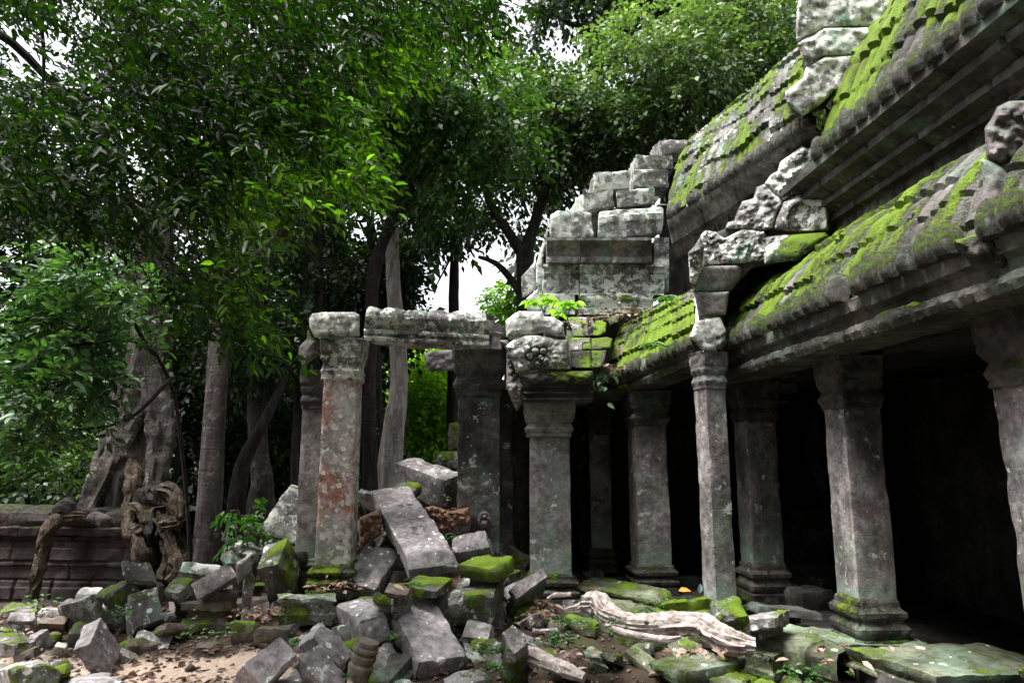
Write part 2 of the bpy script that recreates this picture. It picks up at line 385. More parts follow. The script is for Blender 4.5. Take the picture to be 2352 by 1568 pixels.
def ribbon(PA, PB, ns, res, fn=None, seed=0, amp=.008, moss=-.3, mossk=.6, flip=False, sub=None):
    """a moulded run: two matching world profiles (near end, far end) joined by ns strips and displaced"""
    PA = np.asarray(PA, float); PB = np.asarray(PB, float)
    la = np.linalg.norm(np.diff(PA, axis=0), axis=1); lb = np.linalg.norm(np.diff(PB, axis=0), axis=1)
    ks = np.maximum(1, np.ceil(np.maximum(la, lb) / res)).astype(int)
    def rs(P):
        o = [P[0]]
        for i, k in enumerate(ks):
            for j in range(1, k + 1): o.append(P[i] + (P[i + 1] - P[i]) * j / k)
        return np.array(o)
    A, B = rs(PA), rs(PB); seg = np.concatenate([[0]] + [np.full(k, i) for i, k in enumerate(ks)])
    tt = np.linspace(0, 1, ns + 1)
    G = A[None] * (1 - tt)[:, None, None] + B[None] * tt[:, None, None]
    n1, n2 = G.shape[:2]; V = G.reshape(-1, 3)
    idx = np.arange(n1 * n2).reshape(n1, n2)
    F = np.stack([idx[:-1, :-1], idx[1:, :-1], idx[1:, 1:], idx[:-1, 1:]], -1).reshape(-1, 4)
    if flip: F = F[:, ::-1]
    N = vnormals(V, F)
    arc = np.concatenate([[0], np.cumsum(np.linalg.norm(np.diff((A + B) / 2, axis=0), axis=1))])
    Ls = np.linalg.norm((A - B).mean(0))
    s = np.repeat(tt * Ls, n2); v = np.tile(arc, n1); sg = np.tile(seg, n1)
    mm = moss_mask(V, N, moss, seed, mossk)
    h = amp * 1.4 * fbm(V * 2.5, seed, 3) + amp * .6 * fbm(V * 11, seed + 4, 3)
    if fn is not None:
        r = fn(s, v, sg, V, N, mm)
        if isinstance(r, tuple): h = h + r[0]; mm = r[1]
        else: h = h + r
    V = V + N * (h + .018 * sstep(.5, .9, mm))[:, None]
    return V, F, mm
def inside(px, py, poly):
    c = np.zeros(px.shape, bool); n = len(poly)
    for i in range(n):
        x0, y0 = poly[i]; x1, y1 = poly[(i + 1) % n]
        if y0 == y1: continue
        k = ((y0 > py) != (y1 > py)) & (px < (x1 - x0) * (py - y0) / (y1 - y0) + x0); c ^= k
    return c
def relief(poly, dfn, thick, st=4.0, bulge=.10, carve=.03, cf=9., seed=0, moss=-.5, mossk=.5, back=(0.25, 1.0), knobs=None):
    """a carved stone lump: its outline, a swelling front with carving, real thickness behind"""
    poly = np.array(poly, float)
    x = np.arange(poly[:, 0].min() - st, poly[:, 0].max() + 2 * st, st); y = np.arange(poly[:, 1].min() - st, poly[:, 1].max() + 2 * st, st)
    X, Y = np.meshgrid(x, y, indexing='ij')
    cin = inside(X[:-1, :-1] + st / 2, Y[:-1, :-1] + st / 2, poly)
    used = np.zeros(X.shape, bool)
    for i in (0, 1):
        for j in (0, 1): used[i:X.shape[0] - 1 + i, j:X.shape[1] - 1 + j] |= cin
    ids = np.full(X.shape, -1); ids[used] = np.arange(used.sum())
    p = np.stack([X[used], Y[used]], 1)
    # distance to the outline
    best = np.full(len(p), 1e9); near = p.copy()
    for i in range(len(poly)):
        a, b = poly[i], poly[(i + 1) % len(poly)]; ab = b - a
        t = np.clip(((p - a) @ ab) / max(ab @ ab, 1e-9), 0, 1); q = a + t[:, None] * ab; d = np.linalg.norm(p - q, axis=1)
        k = d < best; best[k] = d[k]; near[k] = q[k]
    full = cin[:, :].copy()
    nb = np.zeros(X.shape, int)
    for i in (0, 1):
        for j in (0, 1): nb[i:X.shape[0] - 1 + i, j:X.shape[1] - 1 + j] += cin
    bnd = (nb < 4)[used]
    p[bnd] = near[bnd]; best[bnd] = 0
    d0 = dfn(p[:, 0], p[:, 1]); m_per_px = d0 / FPX
    P0 = W(p[:, 0], p[:, 1], d0)
    dm = best * m_per_px
    edge = np.sqrt(np.clip(1 - (1 - np.clip(dm / max(bulge, .02), 0, 1)) ** 2, 0, 1))
    cv = carve * (.75 - 1.5 * worley(P0 * cf * [1, .3, 1], seed)) + carve * .7 * vn(P0 * cf * .6, seed + 4) + carve * .35 * vn(P0 * cf * 2.6, seed + 5)
    if knobs:
        for (kx, ky, kr, kh) in knobs:
            rr = np.hypot(p[:, 0] - kx, p[:, 1] - ky) / kr
            cv = cv + kh * (np.sqrt(np.clip(1 - rr * rr, 0, 1)) - .6 * np.exp(-((rr - 1.1) / .18) ** 2))
    off = bulge * edge + cv * np.clip(dm / .03, 0, 1)
    Vf = CAMP + ray(p[:, 0], p[:, 1]) * (d0 - off)[:, None]
    n = len(p); layers = [Vf] + [CAMP + ray(p[:, 0], p[:, 1]) * (d0 + thick * k)[:, None] for k in back]
    c = np.argwhere(cin); i, j = c[:, 0], c[:, 1]
    q = np.stack([ids[i, j], ids[i + 1, j], ids[i + 1, j + 1], ids[i, j + 1]], 1)   # y down: this order faces the eye
    Fs = [q[:, ::-1], q + n * (len(layers) - 1)]
    E = np.concatenate([q[:, [0, 1]], q[:, [1, 2]], q[:, [2, 3]], q[:, [3, 0]]])
    key = np.sort(E, 1); kk = key[:, 0] * 10 ** 7 + key[:, 1]
    u, inv, cnt = np.unique(kk, return_inverse=True, return_counts=True)
    be = E[cnt[inv] == 1]
    for l in range(len(layers) - 1):
        Fs.append(np.stack([be[:, 0] + n * l, be[:, 1] + n * l, be[:, 1] + n * (l + 1), be[:, 0] + n * (l + 1)], 1))
    V = np.concatenate(layers); F = np.concatenate(Fs)
    used_v = np.unique(F); remap = np.full(len(V), -1); remap[used_v] = np.arange(len(used_v)); V = V[used_v]; F = remap[F]
    N = vnormals(V, F)
    return V, F, moss_mask(V, N, moss, seed, mossk)
def tube(pts, radii, seg=14, res=.08, amp=.06, seed=0, wob=1., flute=0, gnarl=0.):
    pts = np.asarray(pts, float); radii = np.asarray(radii, float)
    # smooth Catmull-Rom
    P = np.vstack([2 * pts[0] - pts[1], pts, 2 * pts[-1] - pts[-2]]); out = []; rr = []
    for i in range(1, len(P) - 2):
        k = max(2, int(np.linalg.norm(P[i + 1] - P[i]) / res)); k = min(k, 90)
        for j in range(k):
            t = j / k
            out.append(.5 * ((2 * P[i]) + (-P[i - 1] + P[i + 1]) * t + (2 * P[i - 1] - 5 * P[i] + 4 * P[i + 1] - P[i + 2]) * t * t + (-P[i - 1] + 3 * P[i] - 3 * P[i + 1] + P[i + 2]) * t ** 3))
            rr.append(radii[i - 1] * (1 - t) + radii[i] * t)
    out.append(pts[-1]); rr.append(radii[-1]); C = np.array(out); rr = np.array(rr)
    T = nrm(np.gradient(C, axis=0)); ref = np.array([.3, .9, .1]) if abs(T[0, 2]) > .6 else np.array([0, 0, 1.])
    Uv = nrm(np.cross(T, ref)); Vv = np.cross(T, Uv)
    th = np.linspace(0, 2 * math.pi, seg, endpoint=False)
    dirs = Uv[:, None] * np.cos(th)[None, :, None] + Vv[:, None] * np.sin(th)[None, :, None]
    rad = rr[:, None] * np.ones(seg)
    base = C[:, None] + dirs * rad[..., None]
    rad = rad * (1 + amp * wob * 2 * fbm(base * 2.2, seed, 3) + amp * fbm(base * 9, seed + 5, 2))
    if flute: rad = rad * (1 + .16 * np.sin(th * flute + seed)[None])
    if gnarl:
        along = np.concatenate([[0], np.cumsum(np.linalg.norm(np.diff(C, axis=0), axis=1))])
        q3 = np.stack([np.cos(th)[None] * 2.2 + 0 * rad, np.sin(th)[None] * 2.2 + 0 * rad, along[:, None] * 3.0 + 0 * rad], -1)
        rad = rad * (1 + gnarl * (.5 - 1.6 * np.abs(fbm(q3, seed + 40, 4, .6))) + gnarl * .8 * fbm(q3 * [1, 1, .4], seed + 44, 2))
    V = (C[:, None] + dirs * rad[..., None]).reshape(-1, 3)
    idx = np.arange(len(V)).reshape(len(C), seg); j2 = np.roll(idx, -1, 1)
    F = np.stack([idx[:-1], j2[:-1], j2[1:], idx[1:]], -1).reshape(-1, 4)
    a = len(V); V = np.vstack([V, C[0], C[-1]])
    cap = [np.stack([np.full(seg, a), j2[0], idx[0], idx[0]], 1), np.stack([np.full(seg, a + 1), idx[-1], j2[-1], j2[-1]], 1)]
    # caps as degenerate-free quads: pair up wedges
    h = np.arange(0, seg, 2)
    cap0 = np.stack([np.full(len(h), a), idx[0][(h + 2) % seg], idx[0][(h + 1) % seg], idx[0][h]], 1)
    cap1 = np.stack([np.full(len(h), a + 1), idx[-1][h], idx[-1][(h + 1) % seg], idx[-1][(h + 2) % seg]], 1)
    return V, np.vstack([F, cap0, cap1])
# ------------------------------------------------------------------ foliage
def leaves(P, D, Nn, L, Wd, rng, big=False, droop=.25):
    """leaf faces at P along D: diamonds far away, six-point folded blades when big"""
    n = len(P); D = nrm(D); Wv = nrm(np.cross(Nn, D)); Nn = np.cross(D, Wv)
    L = L[:, None]; Wd = Wd[:, None]
    dz = np.array([0, 0, -1.0])
    if big:
        t1 = P + D * L * .30 - Nn * 0; t2 = P + D * L * .68 + dz * L * droop * .25
        tip = P + D * L * 1.0 + dz * L * droop
        f = Nn * Wd * .35
        V = np.stack([P, t1 + Wv * Wd * .95 + f, t2 + Wv * Wd * .75 + f, tip, t2 - Wv * Wd * .75 + f, t1 - Wv * Wd * .95 + f], 1)
        F = np.array([[0, 3, 2, 1], [0, 5, 4, 3]])
        Fa = (np.arange(n)[:, None, None] * 6 + F[None]).reshape(-1, 4); k = 6
    else:
        m = P + D * L * .45
        V = np.stack([P, m + Wv * Wd, P + D * L + dz * L * droop * .7, m - Wv * Wd], 1)
        Fa = np.arange(n * 4).reshape(n, 4); k = 4
    r = rng.random(n)
    return V.reshape(-1, 3), Fa, r, k
def sprays(P, D, rng, nl=8, length=.4, L=.1, Wd=.02, big=False, jit=.35, droop=.25, bright=None, side=1.0):
    m = len(P); D = nrm(D); up = np.array([0, 0, 1.0]) + rng.normal(0, .35, (m, 3))
    Sd = nrm(np.cross(D, up)); Up = np.cross(Sd, D); sg = np.sign(Up[:, 2:]); sg[sg == 0] = 1; Up = Up * sg
    PP, DD, NN, LL, RR = [], [], [], [], []
    ln = length * rng.uniform(.7, 1.25, m)
    for k in range(nl):
        t = (k + .6) / nl; s = 1 if k % 2 else -1
        pos = P + D * (ln * t)[:, None] - np.array([0, 0, 1.0]) * (ln * t * t * .35)[:, None] + rng.normal(0, .02 * length, (m, 3))
        d = D * (.55 + .5 * t) + Sd * s * side * (1.0 if k < nl - 1 else .1) + rng.normal(0, jit * .5, (m, 3)) - np.array([0, 0, droop])
        PP.append(pos); DD.append(d); NN.append(Up + rng.normal(0, jit, (m, 3))); LL.append(L * rng.uniform(.5, 1.3, m))
        RR.append(np.clip((bright if bright is not None else .5 * np.ones(m)) + rng.normal(0, .18, m), 0, 1))
    LL = np.concatenate(LL)
    V, F, r, k = leaves(np.concatenate(PP), np.concatenate(DD), np.concatenate(NN), LL, LL / L * Wd, rng, big, droop)
    return V, F, np.repeat(np.concatenate(RR), k)
HOLES = []
def clump_points(clumps, n, rng, flat=.75):
    w = np.array([c[3] ** 2 for c in clumps]); k = rng.choice(len(clumps), n, p=w / w.sum())
    C = np.array([c[:3] for c in clumps])[k]; rad = np.array([c[3] for c in clumps])[k]
    d = nrm(rng.normal(0, 1, (n, 3))); u = rng.random(n) ** (1 / 2.4)
    lump = 1 + .35 * fbm(d * 2.3 + C, 17, 2)
    P = C + d * (rad * u * lump)[:, None] * np.array([1, 1, flat])
    return P, d, u
def hole_keep(P, rng, holes=None):
    px, py = proj(P); keep = np.ones(len(P), bool)
    sp_ = vn(np.stack([px / 26, py / 26, 0 * px], -1), 14) + .5 * vn(np.stack([px / 190, py / 190, 0 * px], -1), 15)
    keep &= ~((sp_ > .60) & (py < 700) & (py > -50) & (rng.random(len(P)) < .85))
    for (hx, hy, hr, pr) in (HOLES if holes is None else holes):
        dd = np.hypot(px - hx, py - hy) / hr
        keep &= ~((dd < 1 + .45 * vn(np.stack([px / 60, py / 60, 0 * px], -1), 4)) & (rng.random(len(P)) < pr))
    return keep
# ------------------------------------------------------------------ ground
def axis_pts(dense0, dense1, step, far0, far1):
    d = list(np.arange(dense0, dense1 + 1e-6, step)); s = step
    a = [d[0]]; 
    while a[-1] > far0: s *= 1.35; a.append(a[-1] - s)
    s = step; b = [d[-1]]
    while b[-1] < far1: s *= 1.35; b.append(b[-1] + s)
    return np.array(a[::-1][:-1] + d + b[1:])
gx = axis_pts(-7, 5.2, .06, -160, 160); gy = axis_pts(3.2, 13.5, .06, -30, 220)
GX, GY = np.meshgrid(gx, gy, indexing='ij'); GZ = ground_z(GX, GY)
GV = np.stack([GX, GY, GZ], -1).reshape(-1, 3); gi = np.arange(GX.size).reshape(GX.shape)
GF = np.stack([gi[:-1, :-1], gi[1:, :-1], gi[1:, 1:], gi[:-1, 1:]], -1).reshape(-1, 4)
# bare trodden sand where the path comes in at the lower left; laterite earth on the heap
sand = np.exp(-(((GV[:, 0] + 2.45) / 1.15) ** 2 + ((GV[:, 1] - 5.75) / 1.05) ** 2)) * 1.5 + .55 * np.exp(-(((GV[:, 0] + 4.3) / 1.2) ** 2 + ((GV[:, 1] - 6.4) / 1.0) ** 2))
sand = np.clip(sand + .35 * fbm(GV * 1.7, 8, 4), 0, 1)
earth = np.clip(1.1 * np.exp(-(((GV[:, 0] + .75) / .75) ** 2 + ((GV[:, 1] - 8.7) / .7) ** 2)) + .45 * fbm(GV * 2, 9, 3), 0, 1)
def ground_mat():
    t = NT('forest_soil'); V = t.n('TexCoord').outputs['Object']
    n1 = t.noise(V, 3, 8, .65); n2 = t.noise(V, 24, 6, .7); n3 = t.noise(V, 80, 3, .7)
    col = t.mix(t.step(n1, .35, .65), (.026, .019, .015, 1), (.066, .046, .034, 1))
    col = t.mix(t.math('MULTIPLY', t.step(t.noise(V, 1.4, 7, .7), .52, .66), .7), col, (.035, .05, .012, 1))
    sa = t.n('Attribute', attribute_name='sand').outputs['Fac']; ea = t.n('Attribute', attribute_name='earth').outputs['Fac']
    ea2 = t.math('MULTIPLY', t.step(t.math('ADD', ea, t.math('MULTIPLY', n2, .3)), .55, .8), .9)
    col = t.mix(ea2, col, t.mix(n2, (.22, .125, .09, 1), (.37, .225, .165, 1)))
    s2 = t.step(t.math('ADD', sa, t.math('MULTIPLY', t.math('SUBTRACT', n2, .5), .5)), .3, .55)
    col = t.mix(s2, col, t.mix(t.step(n2, .3, .7), (.36, .265, .205, 1), (.52, .42, .345, 1)))
    col = t.mix(t.step(n3, .58, .7, 0, .5), col, (.06, .045, .035, 1))
    h = t.math('ADD', n2, t.math('MULTIPLY', n3, .6))
    bm = t.n('Bump', {'Strength': .7, 'Distance': .03, 'Height': h})
    ps = t.n('BsdfPrincipled', {'Base Color': col, 'Roughness': .95, 'Normal': bm.outputs[0]}); ps.inputs['Specular IOR Level'].default_value = .15
    t.t.links.new(ps.outputs[0], t.out.inputs[0]); return t.m
M['soil'] = ground_mat()
g = mk('ground', GV, GF, M['soil'], attrs={'sand': sand, 'earth': earth}, origin=(0, 0, 0))
tag(g, 'sandy forest ground with dark soil between the fallen stones', 'ground', kind='structure')

# ------------------------------------------------------------------ the gallery
ROT = math.atan(.075)
GAL = thing('temple_gallery', 'ruined stone temple gallery with moss covered roofs, carved cornices and a row of square columns', 'temple', (3.0, 6.0, 0))
def gp(t, z, y, x0=3.13): return np.array([x0 - .075 * y + t, y, z])
def part(name, tri, mat, parent, smooth=True, damp=None):
    V, F = tri[0], tri[1]; a = {'moss': tri[2]} if len(tri) > 2 and tri[2] is not None else None
    if damp is not None: a['damp'] = np.clip(1.15 * np.exp(-np.clip(V[:, 2] - damp, 0, 9) / .16) + .9 * fbm(V * 4, 4, 4), 0, 1) * sstep(1.1, .3, V[:, 2] - damp)
    return mk(name, V, F, M[mat], parent, a, smooth)
def column(name, parent, x, y, zb, zt, hw, mat='shaft', seed=0, rot=ROT, lean=(0, 0), basemoss=-.3, capmat='cornice', basemat='cornice', capk=1.0, carve=0., hb=.34, hc=.46, cap=True, base=True, stretch=1.):
    r = hw
    zs0 = zb + (hb if base else 0); zs1 = zt - (hc if cap else 0)
    sh = part(name, sqloft(x, y, [(r, zs0 - .03), (r, zs0 + .4), (r * .985, zs1 + .03)], rot=rot, seed=seed, res=.03, moss=-.75, amp=.003, rad=.012, chip=.014, lean=lean, carve=carve, stretch=stretch), mat, parent, damp=zs0 + .05)
    L0 = (lean[0] * (zs1 - zs0), lean[1] * (zs1 - zs0))
    if base:
        k = hb / .34
        pr = [(r * 1.36, zb), (r * 1.36, zb + .075 * k), (r * 1.22, zb + .085 * k), (r * 1.34, zb + .12 * k), (r * 1.36, zb + .15 * k), (r * 1.2, zb + .175 * k), (r * 1.14, zb + .20 * k), (r * 1.3, zb + .225 * k), (r * 1.32, zb + .255 * k), (r * 1.12, zb + .285 * k), (r * 1.10, zb + .32 * k), (r * 1.0, zb + hb)]
        part('base', sqloft(x, y, pr, rot=rot, seed=seed + 1, res=.022, moss=basemoss, mossk=.4, amp=.012, side=.12, stretch=stretch), basemat, sh)
    if cap:
        k = hc / .46; z = zs1; q = capk
        pr = [(r * 1.02, z), (r * 1.10, z + .012 * k), (r * 1.10, z + .05 * k), (r * 1.16 * q, z + .07 * k), (r * 1.20 * q, z + .10 * k), (r * 1.12 * q, z + .135 * k), (r * 1.05, z + .165 * k), (r * 1.16 * q, z + .20 * k), (r * 1.24 * q, z + .24 * k), (r * 1.22 * q, z + .27 * k), (r * 1.28 * q, z + .30 * k), (r * 1.30 * q, z + .43 * k), (r * 1.36 * q, z + .445 * k), (r * 1.36 * q, zt)]
        part('capital', sqloft(x + L0[0], y + L0[1], pr, rot=rot, seed=seed + 2, res=.022, moss=-.55, amp=.010, carve=.012, stretch=stretch), capmat, sh)
    return sh
def slab(name, pts8, mat, parent, smooth=False):
    V = np.array(pts8, float); F = np.array([[0, 1, 2, 3], [7, 6, 5, 4], [0, 4, 5, 1], [1, 5, 6, 2], [2, 6, 7, 3], [3, 7, 4, 0]])
    return mk(name, V, F, M[mat], parent, None, smooth)
def box(name, x0, x1, y0, y1, z0, z1, mat, parent):
    return slab(name, [(x0, y0, z0), (x0, y1, z0), (x1, y1, z0), (x1, y0, z0), (x0, y0, z1), (x0, y1, z1), (x1, y1, z1), (x1, y0, z1)], mat, parent)
# colonnade of the gallery, near to far
for i, y in enumerate((4.42, 6.5, 8.62, 2.3, .2, -1.9, -4.0)):
    x = (3.50, 3.22, 3.04, 3.7, 3.86, 4.02, 4.2)[i]
    column('column', GAL, x, y, -.03, 2.58, (.205, .182, .195, .2, .2, .2, .2)[i], seed=20 + i * 5, hb=.44, hc=.5, lean=(-.02, 0) if i == 0 else (0, 0))
column('column', GAL, 1.80, 9.2, -.04, 2.52, .215, seed=51, hb=.36, hc=.46)
column('column', GAL, .47, 8.75, -.08, 2.36, .25, seed=61, rot=-.02, hb=.36, hc=.46, capmat='gallery')
column('column', GAL, 1.33, 10.6, .0, 2.45, .16, seed=71, rot=-.02)
# the taller pilaster standing in front of the colonnade
column('column', GAL, 2.19, 7.55, .22, 2.80, .125, seed=81, base=False, hc=.42, mat='shaft', capmat='gallery', rot=.3)
# lower half-vault roof over the colonnade
def tile_fn(prof_roof0, rib=.105, ribh=.024, course=.30, y_moss=.0, seed=0):
    def fn(s, v, sg, V, N, mm):
        on = sg >= prof_roof0
        va = v - v[np.argmax(on)] if on.any() else v
        ph = np.abs(np.sin(math.pi * s / rib + .5 * fbm(V * 1.1, seed, 2)))
        va = va + course * .6 * _hash(np.floor(s / (rib * 5.3) + .15 * vn(np.stack([va * 3, s, 0 * s], -1), seed)).astype(int) + 99, np.zeros(len(s), int), np.zeros(len(s), int), seed)
        row = np.floor(va / course + .25 * vn(np.stack([s * 1.3, 0 * s, 0 * s], -1), seed)); f = va / course + .25 * vn(np.stack([s * 1.3, 0 * s, 0 * s], -1), seed) - row
        h = ribh * (np.sqrt(ph) - .7) - .028 * f + .022 * _hash(row.astype(int) + 50, np.floor(s / (rib * 6)).astype(int) + 50, row.astype(int) * 0 + 3, seed)
        h = h - .035 * sstep(.93, .99, f)
        streak = fbm(np.stack([s * 3.4 + va * .6, va * 1.1, 0 * s], -1), seed + 31, 5, .66)
        m2 = np.clip(.44 + streak * 1.15 + y_moss + .10 * ph, 0, 1.2)
        mm = np.where(on, m2, mm)
        return np.where(on, h + .012 * fbm(V * 7, seed + 2, 2), cornice_rel(s, v, V, seed)), mm
    return fn
def cornice_rel(s, v, V, seed):
    return .012 * (np.abs(np.sin(s * math.pi / .075)) - .5) * (np.sin(v * 38) > .2) + .008 * fbm(V * 16, seed, 2)
def lotus(w, h, d, seed=0, moss=.1):
    """one lotus-bud eave tile standing on the edge"""
    nu, nv = 11, 11; u = np.linspace(-1, 1, nu); v = np.linspace(0, 1, nv); U, Vv = np.meshgrid(u, v, indexing='ij')
    half = w * np.interp(Vv, [0, .25, .6, .85, 1], [.44, .5, .48, .30, .04])
    x = U * half; z = Vv * h; y = -d * np.sqrt(np.clip(1 - U * U, 0, 1)) * np.interp(Vv, [0, .2, .5, .8, 1], [.5, .9, 1, .75, .15]) - d * .35 * np.interp(Vv, [0, .6, 1], [0, 0, .5])
    y = y + .18 * d * np.exp(-((np.abs(U) - .55) / .14) ** 2)
    Fr = np.stack([x, y, z], -1).reshape(-1, 3); Bk = np.stack([x, np.full_like(y, d * .9), z], -1).reshape(-1, 3)
    idx = np.arange(nu * nv).reshape(nu, nv); n = nu * nv
    F = [np.stack([idx[:-1, :-1], idx[1:, :-1], idx[1:, 1:], idx[:-1, 1:]], -1).reshape(-1, 4)]
    F.append(F[0][:, ::-1] + n)
    ring = np.concatenate([idx[:, 0], idx[-1, 1:], idx[-2::-1, -1], idx[0, -2:0:-1]])
    r2 = np.roll(ring, -1); F.append(np.stack([r2, ring, ring + n, r2 + n], 1))
    V = np.vstack([Fr, Bk]); F = np.concatenate(F); V = V + .012 * np.stack([fbm(V * 9 + seed, k, 2) for k in range(3)], 1)
    N = vnormals(V, F)
    mm = np.clip(.46 + .55 * (V[:, 2] / h - .55) + fbm(V * 6 + seed * 3, seed, 3) * .7 + moss, 0, 1.2)
    return V, F, mm
LOT = [mesh('antefix', *lotus(1, 1.25, .45, k, (.1, -.2, -.02, -.5)[k])[:2], M['cornice'], {'moss': lotus(1, 1.25, .45, k, (.1, -.2, -.02, -.5)[k])[2]}) for k in range(4)]
for m_ in LOT: pass
def antefixes(parent, PA, PB, n, w, seed, mossy=True, mat=None):
    rng = np.random.default_rng(seed); dirv = (np.array(PB) - PA); ang = math.atan2(dirv[1], dirv[0]); pl = np.array(worldloc(parent))
    for k in range(n):
        if rng.random() < .05: continue
        t = (k + .5) / n; P = np.array(PA) * (1 - t) + np.array(PB) * t
        m_ = LOT[rng.integers(0, 3) if mossy else 1 + 2 * (rng.random() < .7)]
        o = bpy.data.objects.new('antefix', m_); COL.objects.link(o); o.parent = parent
        o.location = [float(v) for v in P - pl]; s = w * rng.uniform(.88, 1.1)
        o.scale = (s, s, s * rng.uniform(.85, 1.1)); o.rotation_euler = (rng.normal(0, .07) - .12, rng.normal(0, .05), ang + math.pi + rng.normal(0, .07))
# profile (t, z): underside, fascia, mouldings, ledge, curved roof
PROF = [(.55, 2.58), (.0, 2.56), (-.03, 2.61), (-.03, 2.66), (.03, 2.68), (.02, 2.74), (-.04, 2.77), (-.05, 2.83), (-.06, 2.87), (.03, 2.90), (.09, 3.08), (.19, 3.30), (.34, 3.54), (.56, 3.78), (.92, 4.04), (1.05, 4.05)]
Y0, Y1 = 1.6, 8.95
part('lower_roof', ribbon([gp(t, z, -5) for t, z in PROF], [gp(t, z, Y0 - .01) for t, z in PROF], 60, .08, None, seed=2, amp=.02, moss=-.2, mossk=.5, flip=True), 'roof', GAL)  # unseen roof run on past the camera, added to block sky light
A_ = [gp(t, z, Y0) for t, z in PROF]; B_ = [gp(t, z, Y1) for t, z in PROF]
part('lower_roof', ribbon(A_, B_, 545, .03, tile_fn(9, rib=.125, ribh=.05, y_moss=.10, seed=2), seed=2, amp=.02, moss=-.42, mossk=.5, flip=True), 'roof', GAL)
antefixes(GAL, gp(-.09, 2.87, 2.2), gp(-.09, 2.87, 8.3), 33, .19, 5)
# upper wall and main roof, near bay
WALL = [(.88, 3.95), (.88, 4.12), (.80, 4.13), (.80, 4.19), (.84, 4.20), (.78, 4.25), (.70, 4.27), (.70, 4.33), (.75, 4.34), (.68, 4.40), (.60, 4.43), (.60, 4.50), (.65, 4.51), (.58, 4.56), (.50, 4.58), (.50, 4.65), (.50, 4.68)]
ROOF = [(.56, 4.70), (.62, 4.86), (.70, 5.10), (.82, 5.42), (.98, 5.78), (1.2, 6.15), (1.55, 6.55), (2.1, 6.8), (2.8, 6.6), (3.4, 5.8), (3.6, 4.6), (3.6, 2.6)]
def wall_fn(s, v, sg, V, N, mm):
    bead = (np.abs(np.sin(s * math.pi / .085)) - .5) * .022
    fig = .03 * (np.abs(np.sin(s * math.pi / .13)) - .5) * (sg == 0)
    jt = s / .82 + .35 * np.floor(v / .3); jt = np.abs(jt - np.round(jt)); return -.035 * sstep(.022, .008, jt) + np.where((sg % 4) == 3, bead, .006 * fbm(V * 18, 3, 2)) + fig, mm
Y2 = 6.72
part('upper_wall', ribbon([gp(t, z, -5) for t, z in WALL + ROOF], [gp(t, z, Y0 - .01) for t, z in WALL + ROOF], 50, .1, None, seed=7, amp=.02, moss=-.2, flip=True), 'roof', GAL)  # unseen upper run past the camera, likewise added to block the sky
part('upper_wall', ribbon([gp(t, z, Y0) for t, z in WALL], [gp(t, z, 9.6) for t, z in WALL], 290, .03, wall_fn, seed=7, amp=.012, moss=-.62, mossk=.4, flip=True), 'cornice', GAL)
part('upper_roof', ribbon([gp(t, z, Y0) for t, z in ROOF], [gp(t, z, Y2) for t, z in ROOF], 380, .035, tile_fn(0, rib=.16, ribh=.07, course=.42, y_moss=.34, seed=12), seed=12, amp=.02, moss=.2, flip=True), 'roof', GAL)
antefixes(GAL, gp(.50, 4.65, 2.6), gp(.50, 4.65, 6.65), 21, .195, 9)
# main roof, far bay (its own slightly lower vault, running back to the broken end)
near = [(1935, 480, 7.75), (1930, 440, 7.65), (1918, 400, 7.5), (1914, 382, 7.4), (1905, 352, 7.28), (1900, 338, 7.16), (1888, 318, 7.12), (1874, 300, 7.0), (1866, 284, 6.98)]
far = [(1568, 690, 10.9), (1566, 640, 10.8), (1556, 606, 10.7), (1552, 596, 10.55), (1546, 572, 10.45), (1543, 560, 10.33), (1538, 536, 10.28), (1534, 518, 10.15), (1532, 505, 10.12)]
NA = [W(*p) for p in near]; FA = [W(*p) for p in far]
part('upper_wall', ribbon(NA, FA, 110, .035, wall_fn, seed=17, amp=.012, moss=-.6, mossk=.4, flip=True), 'gallery', GAL)
near = [(1866, 284, 7.0), (1862, 262, 7.04), (1856, 225, 7.08), (1850, 175, 7.18), (1846, 130, 7.35), (1846, 98, 7.6), (1856, 92, 8.2), (1872, 120, 8.9), (1890, 200, 9.4)]
far = [(1532, 503, 10.14), (1531, 474, 10.2), (1536, 440, 10.28), (1553, 385, 10.5), (1576, 336, 10.8), (1592, 312, 11.1), (1606, 312, 11.7), (1626, 330, 12.4), (1644, 400, 12.9)]
NR = [W(*p) for p in near]; FR = [W(*p) for p in far]
part('upper_roof', ribbon(NR, FR, 140, .045, tile_fn(0, rib=.13, ribh=.03, course=.36, y_moss=.06, seed=22), seed=22, amp=.02, flip=True), 'roofpale', GAL)
antefixes(GAL, W(1864, 286, 6.95), W(1534, 503, 10.08), 22, .15, 11, mossy=False)
# far bay of the lower roof, sagging towards the inner corner
near = [(1640, 846, 8.0), (1604, 832, 7.6), (1602, 820, 7.58), (1603, 812, 7.62), (1600, 800, 7.56), (1597, 790, 7.56), (1596, 772, 7.62), (1594, 745, 7.72), (1592, 715, 7.9), (1591, 690, 8.1), (1591, 664, 8.45), (1600, 655, 8.8)]
far = [(1440, 922, 9.7), (1402, 914, 9.3), (1398, 902, 9.27), (1398, 895, 9.3), (1393, 888, 9.24), (1390, 880, 9.24), (1390, 862, 9.3), (1396, 838, 9.4), (1406, 806, 9.6), (1416, 780, 9.8), (1428, 744, 10.2), (1440, 735, 10.5)]
part('lower_roof', ribbon([W(*p) for p in near], [W(*p) for p in far], 90, .03, tile_fn(6, rib=.085, ribh=.028, course=.30, y_moss=.16, seed=33), seed=33, amp=.018, moss=.0, mossk=.5, flip=True), 'roof', GAL)
antefixes(GAL, W(1597, 796, 7.53), W(1391, 882, 9.2), 14, .13, 15)
